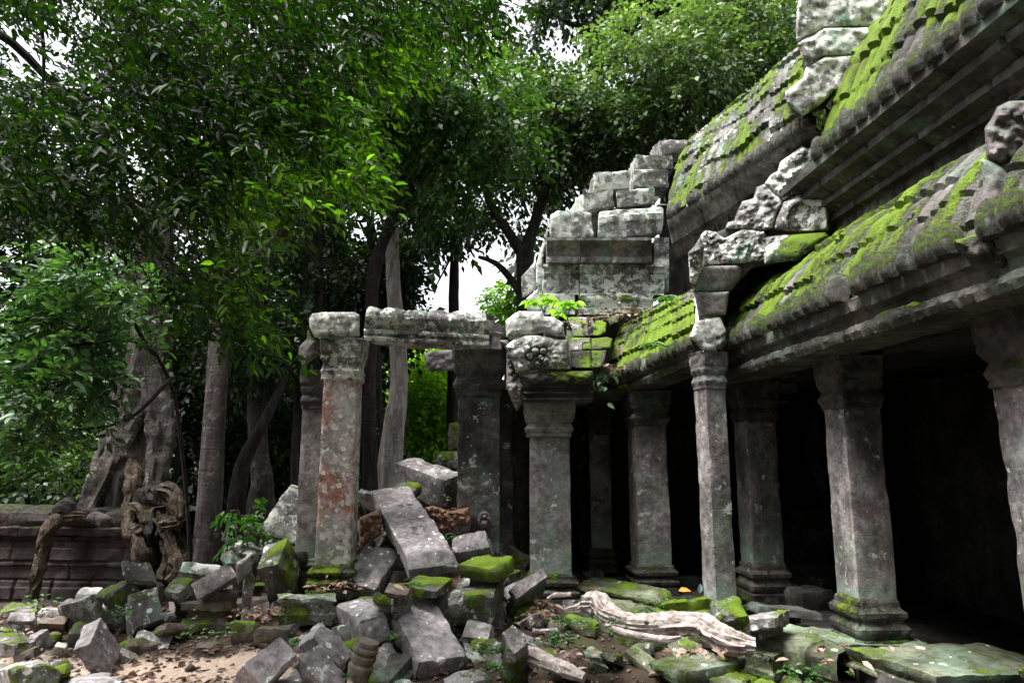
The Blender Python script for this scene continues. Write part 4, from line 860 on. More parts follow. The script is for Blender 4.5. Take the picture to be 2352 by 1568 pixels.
# region, label, material, moss, (shared corner), three neighbours, options (d = distance of the shared corner; otherwise it rests on the ground)
ST = [
 (1, 'tall pointed grey slab leaning beside a mossy edge near the sand', 'smooth', -.45, (600, 1290), (760, 1500), (670, 1125), (500, 1345), {}),
 (1, 'low pointed grey shard lying on the edge of the sand', 'block', -.3, (885, 1352), (1120, 1335), (935, 1218), (890, 1378), {}),
 (1, 'flat paving slab sunk level with the sandy path', 'smooth', -.8, (880, 1555), (1170, 1575), (965, 1398), (880, 1600), dict(flat=1, lift=-.10, cuts=1)),
 (1, 'grey slab at the bottom edge left of the sunken paving slab', 'smooth', -.35, (830, 1548), (540, 1600), (690, 1492), (830, 1640), {}),
 (1, 'large moss streaked boulder in the bottom left corner', 'block', .05, (90, 1490), (370, 1440), (-60, 1430), (120, 1650), {}),
 (1, 'round boulder thick with moss at the bottom edge beside the corner boulder', 'block', .4, (335, 1510), (455, 1500), (350, 1458), (345, 1620), {}),
 (1, 'bright green mossy boulder cut by the left edge', 'block', .45, (20, 1232), (95, 1240), (-40, 1196), (22, 1345), {}),
 (1, 'smooth brown grey boulder near the left edge above the mossy one', 'smooth', -.35, (50, 1155), (228, 1150), (75, 1092), (70, 1235), {}),
 (1, 'rounded brown boulder to the right of the smooth boulder at left', 'brown', -.25, (250, 1165), (425, 1172), (285, 1112), (258, 1250), {}),
 (1, 'thin tilted slab with reddish end face near the left edge', 'brown', -.2, (220, 1320), (85, 1386), (310, 1284), (226, 1398), {}),
 (1, 'small bright white stone standing on the sand at left', 'pale', -.8, (362, 1318), (438, 1335), (388, 1282), (352, 1405), {}),
 (1, 'dark weathered stone behind the tall pointed slab', 'dark', -.2, (470, 1240), (592, 1232), (520, 1178), (460, 1365), {}),
 (1, 'big tilted cube with one light lichened face and one green face, left of centre', 'block', -.15, (560, 1012), (388, 1060), (640, 965), (690, 1195), {}),
 (1, 'small pale slab peeking over the big tilted cube', 'pale', -.6, (520, 966), (652, 968), (565, 922), (520, 1006), dict(d=8.2)),
 (1, 'long dark green beam leaning under the pale topped block at left', 'dark', .0, (700, 995), (882, 890), (650, 972), (772, 1075), dict(d=7.7)),
 (1, 'pale topped block with a mossy right edge, highest of the left heap', 'block', -.4, (1040, 885), (850, 866), (1010, 762), (1062, 950), dict(d=7.9)),
 (1, 'large grey cube with white lichen dots and a mossy right edge, left heap', 'block', -.35, (880, 978), (1062, 920), (842, 1048), (912, 1210), {}),
 (1, 'wedge block with mossy front and pale sloping top under the light plank', 'block', -.05, (1205, 962), (1094, 944), (1298, 872), (1215, 1042), dict(d=7.7)),
 (1, 'white flat topped stone at the foot of the mottled grey trunk', 'pale', -.75, (1215, 818), (1455, 850), (1245, 738), (1220, 880), dict(d=8.6)),
 (1, 'light grey plank of stone propped up facing the path', 'smooth', -.45, (1340, 1000), (1582, 855), (1292, 902), (1375, 1012), dict(d=7.5)),
 (1, 'moulded pedestal block of two courses beside the leaf litter', 'brown', -.15, (1222, 1032), (1558, 1030), (1240, 1008), (1226, 1265), dict(flat=1, prof=[(0, 0), (.2, 0), (.26, .06), (.44, .08), (.5, .02), (.54, .05), (.6, .0), (1, 0)], cuts=1)),
 (2, 'long moss darkened block just right of the moulded pedestal block', 'brown', .0, (6, 925), (374, 912), (20, 900), (10, 1030), dict(flat=1)),
 (2, 'square brown block supporting the long moss darkened one', 'brown', -.2, (66, 1020), (335, 1000), (80, 990), (75, 1150), dict(flat=1)),
 (2, 'left of two small brown bricks at the edge of the sand', 'brown', -.3, (50, 1176), (222, 1180), (62, 1152), (55, 1302), dict(flat=1)),
 (2, 'right of two small brown bricks, with a moss tuft on top', 'brown', .0, (196, 1202), (436, 1204), (230, 1172), (200, 1325), dict(flat=1)),
 (1, 'thin flat flagstone lying on sand in front of the pedestal block', 'brown', -.4, (1310, 1326), (1560, 1320), (1342, 1287), (1310, 1362), dict(flat=1)),
 (2, 'long moulded block with moss along its stepped front, below the lichened pillar', 'block', .08, (345, 1000), (756, 996), (352, 966), (400, 1200), dict(flat=1, prof=[(0, .0), (.18, 0), (.22, .03), (.42, .05), (.5, .0), (1, .04)], cuts=1)),
 (2, 'big tilted cube with one bright green mossy face beside the pillar', 'block', .05, (355, 770), (215, 802), (412, 620), (450, 952), dict(d=7.6, faceB=1)),
 (2, 'thin reddish slab propped against the left of the green faced cube', 'smooth', -.25, (95, 900), (182, 822), (108, 772), (72, 892), dict(d=7.5)),
 (2, 'white lichened block behind the thin reddish slab', 'pale', -.6, (30, 672), (185, 708), (100, 604), (30, 750), dict(d=8.6)),
 (2, 'low white blotched block at the left end of the white row', 'pale', -.6, (-38, 692), (120, 748), (22, 672), (-22, 775), dict(d=8.3)),
 (2, 'small pale stone wedged between the white block and the slab with holes', 'pale', -.4, (220, 662), (305, 660), (282, 594), (222, 705), dict(d=8.7)),
 (2, 'dark slab edge lying behind the green faced cube', 'dark', -.4, (420, 622), (578, 702), (332, 588), (430, 705), dict(d=8.1)),
 (2, 'upright pointed slab with drill holes and pale green lichen behind the pillar', 'pale', -.35, (240, 542), (462, 230), (602, 645), (262, 560), dict(d=8.9, cuts=2, thick=1)),
 (2, 'long sloping slab of three joined pieces with drill holes, climbing to the doorway', 'smooth', -.5, (1238, 725), (1530, 690), (992, 280), (1248, 835), dict(d=7.3, cuts=2, holes=1)),
 (2, 'huge dark block with mossy flat top beyond the doorway', 'block', -.3, (1470, 205), (1165, 95), (1588, 160), (1470, 390), dict(d=10.2)),
 (2, 'low rounded mossy stone at the foot of the huge dark block', 'block', .2, (1120, 262), (1272, 272), (1165, 218), (1118, 310), dict(d=9.8)),
 (2, 'pale stone wedged between the pillar and the long sloping slab', 'pale', -.6, (985, 300), (900, 288), (1012, 272), (1012, 420), dict(d=8.8)),
 (2, 'slab dotted with round white lichen and a round dark hollow, centre of the heap', 'spotted', -.55, (1020, 930), (798, 872), (1165, 690), (1020, 1030), dict(cuts=2, hollow=1)),
 (2, 'tilted block with white lichened top and smooth dark left face', 'spotted', -.75, (905, 1145), (752, 1048), (1070, 1097), (952, 1340), {}),
 (2, 'largest long slab in the foreground, smooth topped with a dark mossy end', 'smooth', -.55, (1305, 1405), (1620, 1367), (1102, 985), (1278, 1530), dict(cuts=2)),
 (2, 'tilted cube with a mossy green front right of the largest slab', 'block', -.1, (1800, 970), (1525, 995), (1852, 838), (1790, 1155), {}),
 (3, 'mossy boulder behind the tilted cube, near the corner column', 'block', .3, (130, 805), (-90, 775), (232, 732), (140, 890), dict(d=7.3)),
 (3, 'grooved cornice block leaning on end beside the corner column', 'block', -.4, (290, 988), (506, 845), (243, 932), (240, 1135), dict(prof=[(0, 0), (.22, 0), (.27, .03), (.4, .0), (.48, .03), (.6, .0), (1, .02)])),
 (3, 'upright block with bright moss on its head in the foreground trench', 'block', .02, (265, 1372), (165, 1262), (372, 1285), (265, 1640), {}),
 (2, 'grey stone right of the largest slab, half way up', 'block', -.3, (1600, 1252), (1765, 1270), (1640, 1145), (1608, 1345), {}),
 (2, 'low broken stone with leaf litter against the right side of the largest slab', 'block', -.2, (1640, 1402), (1832, 1412), (1602, 1282), (1650, 1470), {}),
 (2, 'grey slab cut by the bottom edge right of the largest slab', 'smooth', -.3, (1800, 1530), (1490, 1600), (1765, 1447), (1808, 1640), {}),
 (2, 'white topped slab cut by the bottom edge below the largest slab', 'pale', -.7, (1085, 1572), (1300, 1590), (1112, 1530), (1085, 1650), {}),
 (2, 'long dark sloping beam half hidden left of the largest slab', 'dark', -.15, (1100, 1560), (930, 1545), (1255, 1385), (1112, 1660), {}),
 (2, 'saddle shaped long stone with white lichen along its ridge', 'spotted', -.7, (580, 1240), (800, 1480), (652, 1140), (478, 1335), {}),
 (2, 'short rounded block with a pale cut end lying in front of the saddle stone', 'block', -.4, (512, 1396), (660, 1303), (695, 1640), (478, 1475), {}),
 (2, 'purple grey slab with an earth red lower side at the edge of the path', 'smooth', -.6, (140, 1446), (368, 1258), (255, 1590), (64, 1555), {}),
 (2, 'small grey slab at the bottom edge beside the purple slab', 'smooth', -.3, (300, 1578), (520, 1562), (425, 1505), (300, 1650), {}),
 (2, 'small stone filling the gap behind the purple slab', 'block', -.3, (430, 1500), (532, 1492), (480, 1440), (430, 1550), {}),
 (2, 'dark stone with bright moss crest under the long sloping slab', 'block', .25, (1205, 912), (1422, 942), (1312, 835), (1205, 985), dict(d=6.9)),
 (2, 'rounded stone below the lichen dotted slab with a yellow leaf on it', 'brown', -.2, (1072, 952), (1222, 972), (1112, 885), (1072, 1005), dict(d=6.6)),
 (2, 'small dark mossy stone between the tilted block and the largest slab', 'block', .1, (1000, 1000), (1092, 1062), (1022, 958), (1012, 1090), dict(d=6.5)),
 (2, 'white spotted block propped up right of the long sloping slab', 'spotted', -.6, (1550, 690), (1782, 650), (1534, 580), (1572, 745), dict(d=7.9)),
 (2, 'small upright mossy block behind the propped spotted block', 'block', .05, (1542, 502), (1642, 492), (1548, 484), (1550, 570), dict(d=8.6)),
 (1, 'low brown stone at the foot of the large grey cube', 'brown', -.1, (1012, 1222), (1200, 1240), (1120, 1166), (1012, 1280), {}),
 (1, 'low slab behind the rounded brown boulder at left', 'block', -.3, (232, 1102), (402, 1092), (302, 1055), (232, 1155), dict(flat=1)),
 (1, 'mossy flat rock under the laterite wall at the left edge', 'block', .12, (0, 1076), (240, 1092), (40, 1012), (0, 1140), dict(flat=1)),
 (3, 'long mossy plinth step in front of the far columns', 'greenish', -.02, (1230, 1012), (660, 916), (1335, 938), (1222, 1095), dict(zt=.12, cuts=1, prof=[(0, 0), (.3, 0), (.38, .04), (.6, .04), (.68, 0), (1, 0)])),
 (3, 'stepped stone buried in brilliant green moss, with ridges along its front', 'block', .5, (1575, 992), (1240, 1035), (1692, 978), (1582, 1125), dict(zt=.14, prof=[(0, 0), (.15, 0), (.25, .04), (.4, .0), (.5, .05), (.65, .0), (.75, .05), (.9, .0), (1, 0)])),
 (4, 'green mossy stone beside the thick pale root end', 'block', .42, (150, 1112), (-30, 1132), (92, 1005), (140, 1195), dict(d=6.3)),
 (4, 'long flat beam lying between the columns behind the mossy stone', 'dark', -.3, (205, 1042), (662, 1092), (102, 1004), (208, 1100), dict(zt=.15)),
 (4, 'broken moulded stone with a pale top in front of the nearest column foot', 'block', -.15, (335, 1118), (108, 1140), (432, 1074), (345, 1225), dict(d=6.2)),
 (4, 'square carved block with bead row, left of the big platform slabs', 'greenish', -.05, (330, 1386), (114, 1326), (496, 1286), (345, 1575), dict(flat=1, prof=[(0, 0), (.2, 0), (.26, .03), (.55, .03), (.62, 0), (1, .02)], cuts=1, waves=6)),
 (4, 'big flat platform slab with beaded mossy edge under the middle column', 'greenish', -.05, (795, 1312), (494, 1184), (1365, 1300), (786, 1440), dict(zt=.07, cuts=1, prof=[(0, 0), (.2, 0), (.26, .03), (.6, .04), (.66, 0), (1, .0)], waves=7)),
 (4, 'largest flat platform slab reaching the right foreground', 'greenish', -.12, (1420, 1522), (797, 1322), (2500, 1492), (1422, 1680), dict(zt=.07, cuts=1, prof=[(0, 0), (.2, 0), (.26, .03), (.6, .04), (.66, 0), (1, .0)], waves=11)),
 (3, 'curved mossy edged slab under the pale root', 'greenish', .12, (1130, 1288), (840, 1176), (1376, 1266), (1140, 1370), dict(flat=1)),
 (3, 'squared kerb stone at the left end of the pale root', 'greenish', .0, (805, 1178), (580, 1124), (858, 1152), (812, 1268), dict(flat=1)),
 (3, 'flat stone beside the thin twig left of the pale root', 'block', -.3, (425, 1132), (585, 1122), (358, 1100), (425, 1190), dict(flat=1)),
 (3, 'carved stone beam below the flat stone in the trench', 'block', -.3, (376, 1202), (582, 1206), (372, 1184), (380, 1285), dict(flat=1)),
 (3, 'broad low slab scattered with leaves at the bottom right', 'greenish', -.1, (1420, 1492), (1165, 1386), (1805, 1432), (1430, 1600), dict(flat=1)),
 (3, 'mossy slab cut by the bottom edge at right', 'greenish', .15, (1700, 1600), (1545, 1520), (1860, 1535), (1700, 1680), dict(flat=1)),
 (3, 'small broken stone chip resting on the broad low slab', 'brown', -.4, (1550, 1350), (1668, 1348), (1562, 1328), (1552, 1385), {}),
 (3, 'thin flat chip left of the broken chip on the broad low slab', 'smooth', -.5, (1310, 1362), (1400, 1362), (1350, 1338), (1312, 1372), {}),
 (3, 'mossy stone half sunk in the trench beside the lower root', 'block', .0, (385, 1312), (560, 1378), (425, 1292), (392, 1392), {}),
]
for k, (rg, lab, mt, ms, O, A, B, C, op) in enumerate(ST):
    ox, oy, sc = RG[rg]; pts = [(ox + sc * p[0], oy + sc * p[1]) for p in (O, A, B, C)]
    if 'flat' in op or 'zt' in op:                      # lies level: three corners on one horizontal plane, its depth straight down
        rr_ = [ray(*p) for p in pts]; E = [r / -r[2] for r in rr_[:3]]
        hgt_ = np.linalg.norm(E[0][1]) * (rr_[3] - rr_[0])[2] ; E.append(E[0] + np.array([0, 0, hgt_])); cost = 0; f0 = E[0][1]; E = [e / f0 for e in E]
        if op.get('zt') is not None and 'd' not in op: op['d'] = (CAMZ - op['zt']) / -E[0][2]
    else: E, cost = solve_box(*pts)
    E = np.array(E)                                     # relative to the camera, corner one metre ahead
    if op.get('thick'):
        n = np.cross(E[1] - E[0], E[2] - E[0]); n = n / np.linalg.norm(n); n = n if n[1] > 0 else -n
        E[3] = E[0] + n * .04
    if 'flat' not in op and 'zt' not in op:             # a touch fuller: worn edges shrink the outline
        m_ = E[0] + (E[1] + E[2] + E[3] - 3 * E[0]) / 2; k_ = 1.10; O_ = m_ + (E[0] - m_) * k_; E = np.array([O_, O_ + (E[1] - E[0]) * k_, O_ + (E[2] - E[0]) * k_, O_ + (E[3] - E[0]) * k_])
    cor = np.array([E[0] + i * (E[1] - E[0]) + j * (E[2] - E[0]) + l * (E[3] - E[0]) for i in (0, 1) for j in (0, 1) for l in (0, 1)])
    if 'd' in op: s = op['d'] / E[0][1]
    else:
        lo, hi = 3.0, 14.0; lift = op.get('lift', -.06)
        f = lambda s: (cor[:, 2] * s + CAMZ - ground_z(cor[:, 0] * s, cor[:, 1] * s) - lift).min()
        for it in range(40):
            mid = (lo + hi) / 2
            if f(mid) > 0: lo = mid
            else: hi = mid
        s = lo
    P = CAMP + E * s
    if 'd' in op and not op.get('thick'):               # a stone on the heap reaches down to what carries it
        c_ = P[3] - P[0]; zl = min((CAMP + cor * s)[:, 2]); 
    kw = {q: op[q] for q in ('prof', 'cuts', 'waves') if q in op}
    if op.get('holes'): kw['pits'] = [(u, v, .025) for v in (.30, .36, .62, .68) for u in (.5, .72)]
    if op.get('hollow'): kw['pits'] = [(.62, .22, .11)]
    size = np.linalg.norm(P[1:] - P[0], axis=1)
    V, F, mm = block(P[0], P[1], P[2], P[3], seed=400 + k, moss=ms - .10, res=.033, **kw)
    if op.get('holes'):                                 # joints between its three pieces
        b = P[2] - P[0]; v = ((V - P[0]) @ b) / (b @ b); 
        for jv in (.30, .62): V[:, 2] -= .03 * np.exp(-((v - jv) / .012) ** 2)
    o = mk('fallen_block', V, F, M[mt], None, {'moss': mm}); tag(o, lab, 'stone block', GRP)
    if 'd' in op:
        gp_ = float(V[:, 2].min()) - float(ground_z(V[:, 0].mean(), V[:, 1].mean()))
        if gp_ > .12: FLOAT.append((V[:, 0].mean(), V[:, 1].mean(), float(np.percentile(V[:, 2], 12)), float(np.ptp(V[:, 0])), float(np.ptp(V[:, 1]))))
    li_ = V[:, 2].argmin(); DBG.append((k, lab[:44], round(float(V[li_, 2] - ground_z(V[li_, 0], V[li_, 1])), 2), bool('d' in op), V.mean(0).round(2)))

# small broken stones filling the gaps of the heap
rng_s = np.random.default_rng(77)
for k in range(78):
    if k < 44: px, py = rng_s.uniform(20, 1330), rng_s.uniform(1340, 1540)
    else: px, py = rng_s.uniform(820, 1200), rng_s.uniform(1150, 1380)
    lo, hi = 4.5, 12.0
    for it in range(30):
        mid = (lo + hi) / 2; q = W(px, py, mid)
        if q[2] > ground_z(q[0], q[1]): lo = mid
        else: hi = mid
    q = W(px, py, lo)
    if q[0] < -1.3 and q[1] < 6.9 and q[0] > -3.3: continue
    s = rng_s.uniform(.07, .20) * (1 if k < 44 else 2.0); Q = nrm(rng_s.normal(0, 1, (3, 3)) * [1, 1, .5]); e0_ = Q[0]; e1_ = nrm(np.cross(e0_, Q[1])); e2_ = np.cross(e0_, e1_)
    o_ = q + [0, 0, s * .15] - (e0_ * s + e1_ * s * .7 + e2_ * s * .6) / 2
    V, F, mm = block(o_, o_ + e0_ * s, o_ + e1_ * s * .7, o_ + e2_ * s * .6, res=.03, r=.02, seed=700 + k, moss=rng_s.uniform(-.5, .1), cuts=4)
    o = mk('rubble_stone', V, F, M[('block', 'brown', 'smooth', 'dark')[k % 4]], None, {'moss': mm}); tag(o, 'small broken stone lying in a gap between the larger fallen blocks', 'stone', 'small broken stones in the heap')

# angular blocks wedged between the larger ones
rng_b = np.random.default_rng(78)
ZONES = ((800, 1200, 1230, 1420, 17), (1140, 1330, 1380, 1550, 7), (160, 640, 1345, 1440, 11), (0, 330, 1400, 1560, 8), (640, 900, 1390, 1560, 9), (1330, 1760, 1440, 1565, 17), (560, 740, 1230, 1330, 5))
k = 0
for x0, x1, y0, y1, m_ in ZONES:
    for j in range(m_):
        px, py = rng_b.uniform(x0, x1), rng_b.uniform(y0, y1); lo, hi = 4.5, 12.0
        for it in range(30):
            mid = (lo + hi) / 2; q = W(px, py, mid)
            if q[2] > ground_z(q[0], q[1]): lo = mid
            else: hi = mid
        q = W(px, py, lo)
        if -3.25 < q[0] < -1.5 and q[1] < 6.7: continue
        s = rng_b.uniform(.26, .48); az = rng_b.uniform(0, 3.1); tl = rng_b.normal(0, .3); tr = rng_b.normal(0, .25)
        e0_ = np.array([math.cos(az) * math.cos(tl), math.sin(az) * math.cos(tl), math.sin(tl)]); e1_ = nrm(np.cross(np.array([math.sin(tr), 0, math.cos(tr)]), e0_)); e2_ = np.cross(e0_, e1_)
        w_, h_ = rng_b.uniform(.5, .85), rng_b.uniform(.35, .6) * (.6 if x0 == 1330 else 1); o_ = q + np.array([0, 0, s * .08]) - (e0_ * s + e1_ * s * w_ + e2_ * s * h_) / 2
        V, F, mm = block(o_, o_ + e0_ * s, o_ + e1_ * s * w_, o_ + e2_ * s * h_, res=.034, seed=800 + k, moss=rng_b.uniform(-.5, -.05), cuts=6)
        o = mk('wedged_block', V, F, M[('block', 'smooth', 'brown', 'block', 'spotted')[k % 5]] if x0 != 1330 else M['greenish'], None, {'moss': mm})
        tag(o, 'middling angular stone block wedged low between the larger fallen blocks', 'stone block', 'middling blocks filling the heap'); k += 1
# what the raised stones rest on
for j, (x_, y_, z_, wx, wy) in enumerate(FLOAT):
    gz_ = float(ground_z(x_, y_)); az = rng_b.uniform(-.5, .5); w1 = max(.16, wx * .72); w2 = max(.14, wy * .55); y_ = y_ + .08 + .16 * wy; w1 *= .9
    e0_ = np.array([math.cos(az), math.sin(az), rng_b.normal(0, .06)]) * w1; e1_ = np.array([-math.sin(az), math.cos(az), rng_b.normal(0, .06)]) * w2; h_ = z_ + .02 - gz_ + .08
    o_ = np.array([x_, y_, gz_ - .08]) - (e0_ + e1_) / 2
    V, F, mm = block(o_, o_ + e0_, o_ + e1_, o_ + np.array([0, 0, h_]), res=.04, seed=900 + j, moss=-.35, cuts=4, prof=[(0, .0), (.45, .02), (.5, .05), (.55, .02), (1, 0)] if h_ > .35 else None)
    o = mk('wedged_block', V, F, M[('dark', 'block', 'brown')[j % 3]], None, {'moss': mm}); tag(o, 'middling angular stone block wedged low between the larger fallen blocks', 'stone block', 'middling blocks filling the heap')
# red earth showing beside the long sloping slab
for k, (q, dd) in enumerate((([(905, 455), (960, 430), (1040, 395), (1060, 470), (1050, 570), (990, 610), (905, 670)], 8.3), ([(1345, 385), (1400, 372), (1450, 388), (1520, 412), (1580, 395), (1640, 383), (1660, 470), (1650, 560), (1520, 560), (1440, 560), (1390, 470)], 8.7))):
    V, F, mm = relief([(516.8 + .3409 * x, 1033.6 + .3409 * y) for x, y in q], lambda x, y: np.full(np.shape(x), dd), .6, st=2.0, bulge=.12, carve=.09, cf=13, seed=90 + k)
    o = mk('earth_bank', V, F, M['soil'], None, {'earth': np.ones(len(V)), 'sand': np.zeros(len(V))}); tag(o, 'lump of red crumbly earth beside the long sloping slab', 'earth', kind='structure')
# ------------------------------------------------------------------ laterite wall and the strangler roots on it
LW = thing('laterite_wall', 'dark laterite block wall with mossy coping, gripped by pale roots', 'wall', W(150, 1385, 9.6))
rngw = np.random.default_rng(5)
lw0, lw1 = np.array(W(-330, 1390, 10.0)), np.array(W(405, 1378, 9.6))
zb0 = -.55; dirw = nrm(lw1 - lw0); Lw = np.linalg.norm((lw1 - lw0)[:2]); nrmw = np.array([dirw[1], -dirw[0], 0])
zs = [(-.55, .02), (-.1, .02), (-.08, .0), (.18, .0), (.2, .03), (.42, .03), (.44, .0), (.58, .0), (.60, .07), (.70, .09), (.72, .05), (.80, .08), (.90, .06), (.95, -.05), (.97, -.6), (.5, -.62), (-.5, -.62)]
def lrow(base): return [np.array([base[0], base[1], 0]) + nrmw * o + np.array([0, 0, z]) for z, o in zs]
def lat_fn(s, v, sg, V, N, mm):
    row = np.floor(V[:, 2] / .26 + 5); f = V[:, 2] / .26 + 5 - row; u = s / .55 + .5 * (row % 2) + .2 * _hash(row.astype(int), row.astype(int) * 0, row.astype(int) * 0, 3); fu = u - np.floor(u)
    j = np.maximum(sstep(.07, .0, np.minimum(f, 1 - f)), sstep(.035, 0, np.minimum(fu, 1 - fu)))
    return -.035 * j * (sg < 8) + .02 * _hash(np.floor(u).astype(int), row.astype(int), row.astype(int) * 0, 8) * (sg < 8), mm
part('wall', ribbon(lrow(lw0)[:8], lrow(lw1)[:8], 170, .03, lat_fn, seed=5, amp=.02, moss=-.55, mossk=.5), 'laterite', LW)
part('coping', ribbon(lrow(lw0)[7:], lrow(lw1)[7:], 110, .035, lambda s, v, sg, V, N, mm: -.03 * sstep(.04, 0, np.abs((s / .62) % 1 - .5)), seed=6, amp=.03, moss=-.30, mossk=.6), 'laterite', LW)
e0 = lw1 + nrmw * .02
part('end_block', block(e0 + [0, 0, .55 - e0[2]], e0 + dirw * .75 + [0, 0, .50 - e0[2]], e0 - nrmw * .6 + [0, 0, .55 - e0[2]], e0 + [0, 0, -.5 - e0[2]], seed=7, moss=-.4, amp=.03), 'laterite', LW)
def root(name, label, cat, pts, rad, mat, group=None, seed=0, parent=None, seg=24, amp=.10, flute=0, gnarl=.3):
    V, F = tube([W(*p) for p in pts], rad, seg=seg, res=.02, amp=amp, seed=seed, flute=flute, gnarl=gnarl)
    o = mk(name, V, F, M[mat], parent)
    if parent is None: tag(o, label, cat, group)
    return o
root('tree_root', 'pale brown root hanging down the face of the laterite wall', 'root', [(235, 1190, 9.75), (190, 1186, 9.6), (140, 1192, 9.5), (112, 1215, 9.45), (102, 1250, 9.45), (95, 1290, 9.45), (84, 1330, 9.42), (76, 1385, 9.42)], [.05, .08, .095, .09, .08, .078, .07, .045], 'bark_tan', seed=1)
root('tree_root', 'grey stub of root lying on the laterite wall coping', 'root', [(262, 1206, 9.5), (240, 1196, 9.45), (222, 1188, 9.45), (206, 1190, 9.5)], [.03, .09, .08, .05], 'bark_grey', seed=2)
root('tree_root', 'dark knotted root draped along the top of the laterite wall', 'root', [(128, 1180, 9.55), (145, 1172, 9.55), (175, 1182, 9.6), (230, 1180, 9.7), (270, 1172, 9.9)], [.06, .13, .07, .07, .08], 'bark_dark', seed=3, amp=.2)
root('tree_root', 'thick pale gnarled root sprawling across the mossy slabs at right', 'root', [(1300, 1402, 6.9), (1342, 1395, 6.75), (1352, 1384, 6.62), (1376, 1386, 6.5), (1392, 1412, 6.35), (1440, 1432, 6.22), (1500, 1436, 6.12), (1560, 1432, 6.05), (1612, 1436, 6.0), (1645, 1458, 5.92), (1680, 1474, 5.85), (1735, 1482, 5.8)], [.02, .045, .072, .085, .088, .085, .078, .072, .08, .085, .078, .05], 'bark_root', seed=4, seg=44, amp=.14, flute=0, gnarl=.55)
root('tree_root', 'thin pale side root running under the thick gnarled root', 'root', [(1392, 1436, 6.25), (1430, 1452, 6.12), (1480, 1462, 6.02), (1530, 1468, 5.95), (1565, 1462, 5.9)], [.02, .03, .03, .028, .012], 'bark_root', seed=5)
root('tree_root', 'pale root lying on the leaf littered floor of the trench', 'root', [(1205, 1500, 6.0), (1228, 1508, 5.9), (1262, 1522, 5.8), (1300, 1538, 5.7), (1342, 1556, 5.6)], [.05, .06, .06, .055, .03], 'bark_root', seed=6, seg=18)
root('twig', 'thin bare twig between the grooved block and the mossy slabs', 'twig', [(1190, 1432, 6.9), (1225, 1412, 6.75), (1262, 1402, 6.65)], [.008, .007, .005], 'bark_root', seed=7, seg=6)
root('tree_root', 'slender root stub resting at the left end of the plinth step', 'root', [(1258, 1374, 7.0), (1275, 1366, 6.95), (1312, 1364, 6.9)], [.015, .022, .02], 'bark_root', seed=8, seg=8)
# ------------------------------------------------------------------ foliage materials and trees
M['lf_near'] = leaf_mat('leaf_near', (.006, .015, .003), (.022, .058, .007), (.13, .27, .02), .5, .5, .18)  # dark end stands in for canopy shade, bright end for the backlit fringe
M['lf_pin'] = leaf_mat('leaf_pinnate', (.018, .05, .016), (.052, .125, .042), (.13, .24, .085), .25, .42, .45)
M['lf_dark'] = leaf_mat('leaf_dark', (.008, .018, .006), (.020, .042, .016), (.055, .095, .035), .30, .42, .25)
M['lf_mid'] = leaf_mat('leaf_mid', (.012, .028, .007), (.032, .065, .016), (.085, .145, .030), .36, .42, .25)
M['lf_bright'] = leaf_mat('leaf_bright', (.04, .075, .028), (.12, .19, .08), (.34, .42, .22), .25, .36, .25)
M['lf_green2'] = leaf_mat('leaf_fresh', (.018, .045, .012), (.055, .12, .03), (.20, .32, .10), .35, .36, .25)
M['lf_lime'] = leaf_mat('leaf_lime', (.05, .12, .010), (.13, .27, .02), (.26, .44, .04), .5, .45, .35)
M['lf_green'] = leaf_mat('leaf_green', (.012, .045, .008), (.03, .10, .016), (.07, .18, .03), .4, .4, .45)
HOLES += [(60, 90, 95, .9), (150, 40, 60, .85), (215, 200, 40, .8), (290, 330, 34, .7), (120, 330, 30, .6), (30, 600, 60, .75), (95, 660, 40, .6), (830, 525, 46, .95), (1085, 670, 80, .99), (1140, 650, 50, .99), (1020, 620, 60, .9), (1120, 560, 40, .7), (955, 520, 26, .7), (1172, 480, 30, .6),
          (1270, 90, 50, .8), (1190, 40, 36, .75), (1165, 10, 20, .8), (1330, 150, 40, .7), (1420, 175, 40, .7), (1480, 40, 24, .5), (640, 660, 24, .5), (690, 530, 26, .6), (915, 500, 20, .6), (1040, 330, 22, .5), (700, 320, 22, .5), (450, 300, 18, .4), (1080, 460, 30, .6)]
def clumpsW(lst): return [tuple(W(x, y, d)) + (r,) for x, y, d, r in lst]
SIZES = []
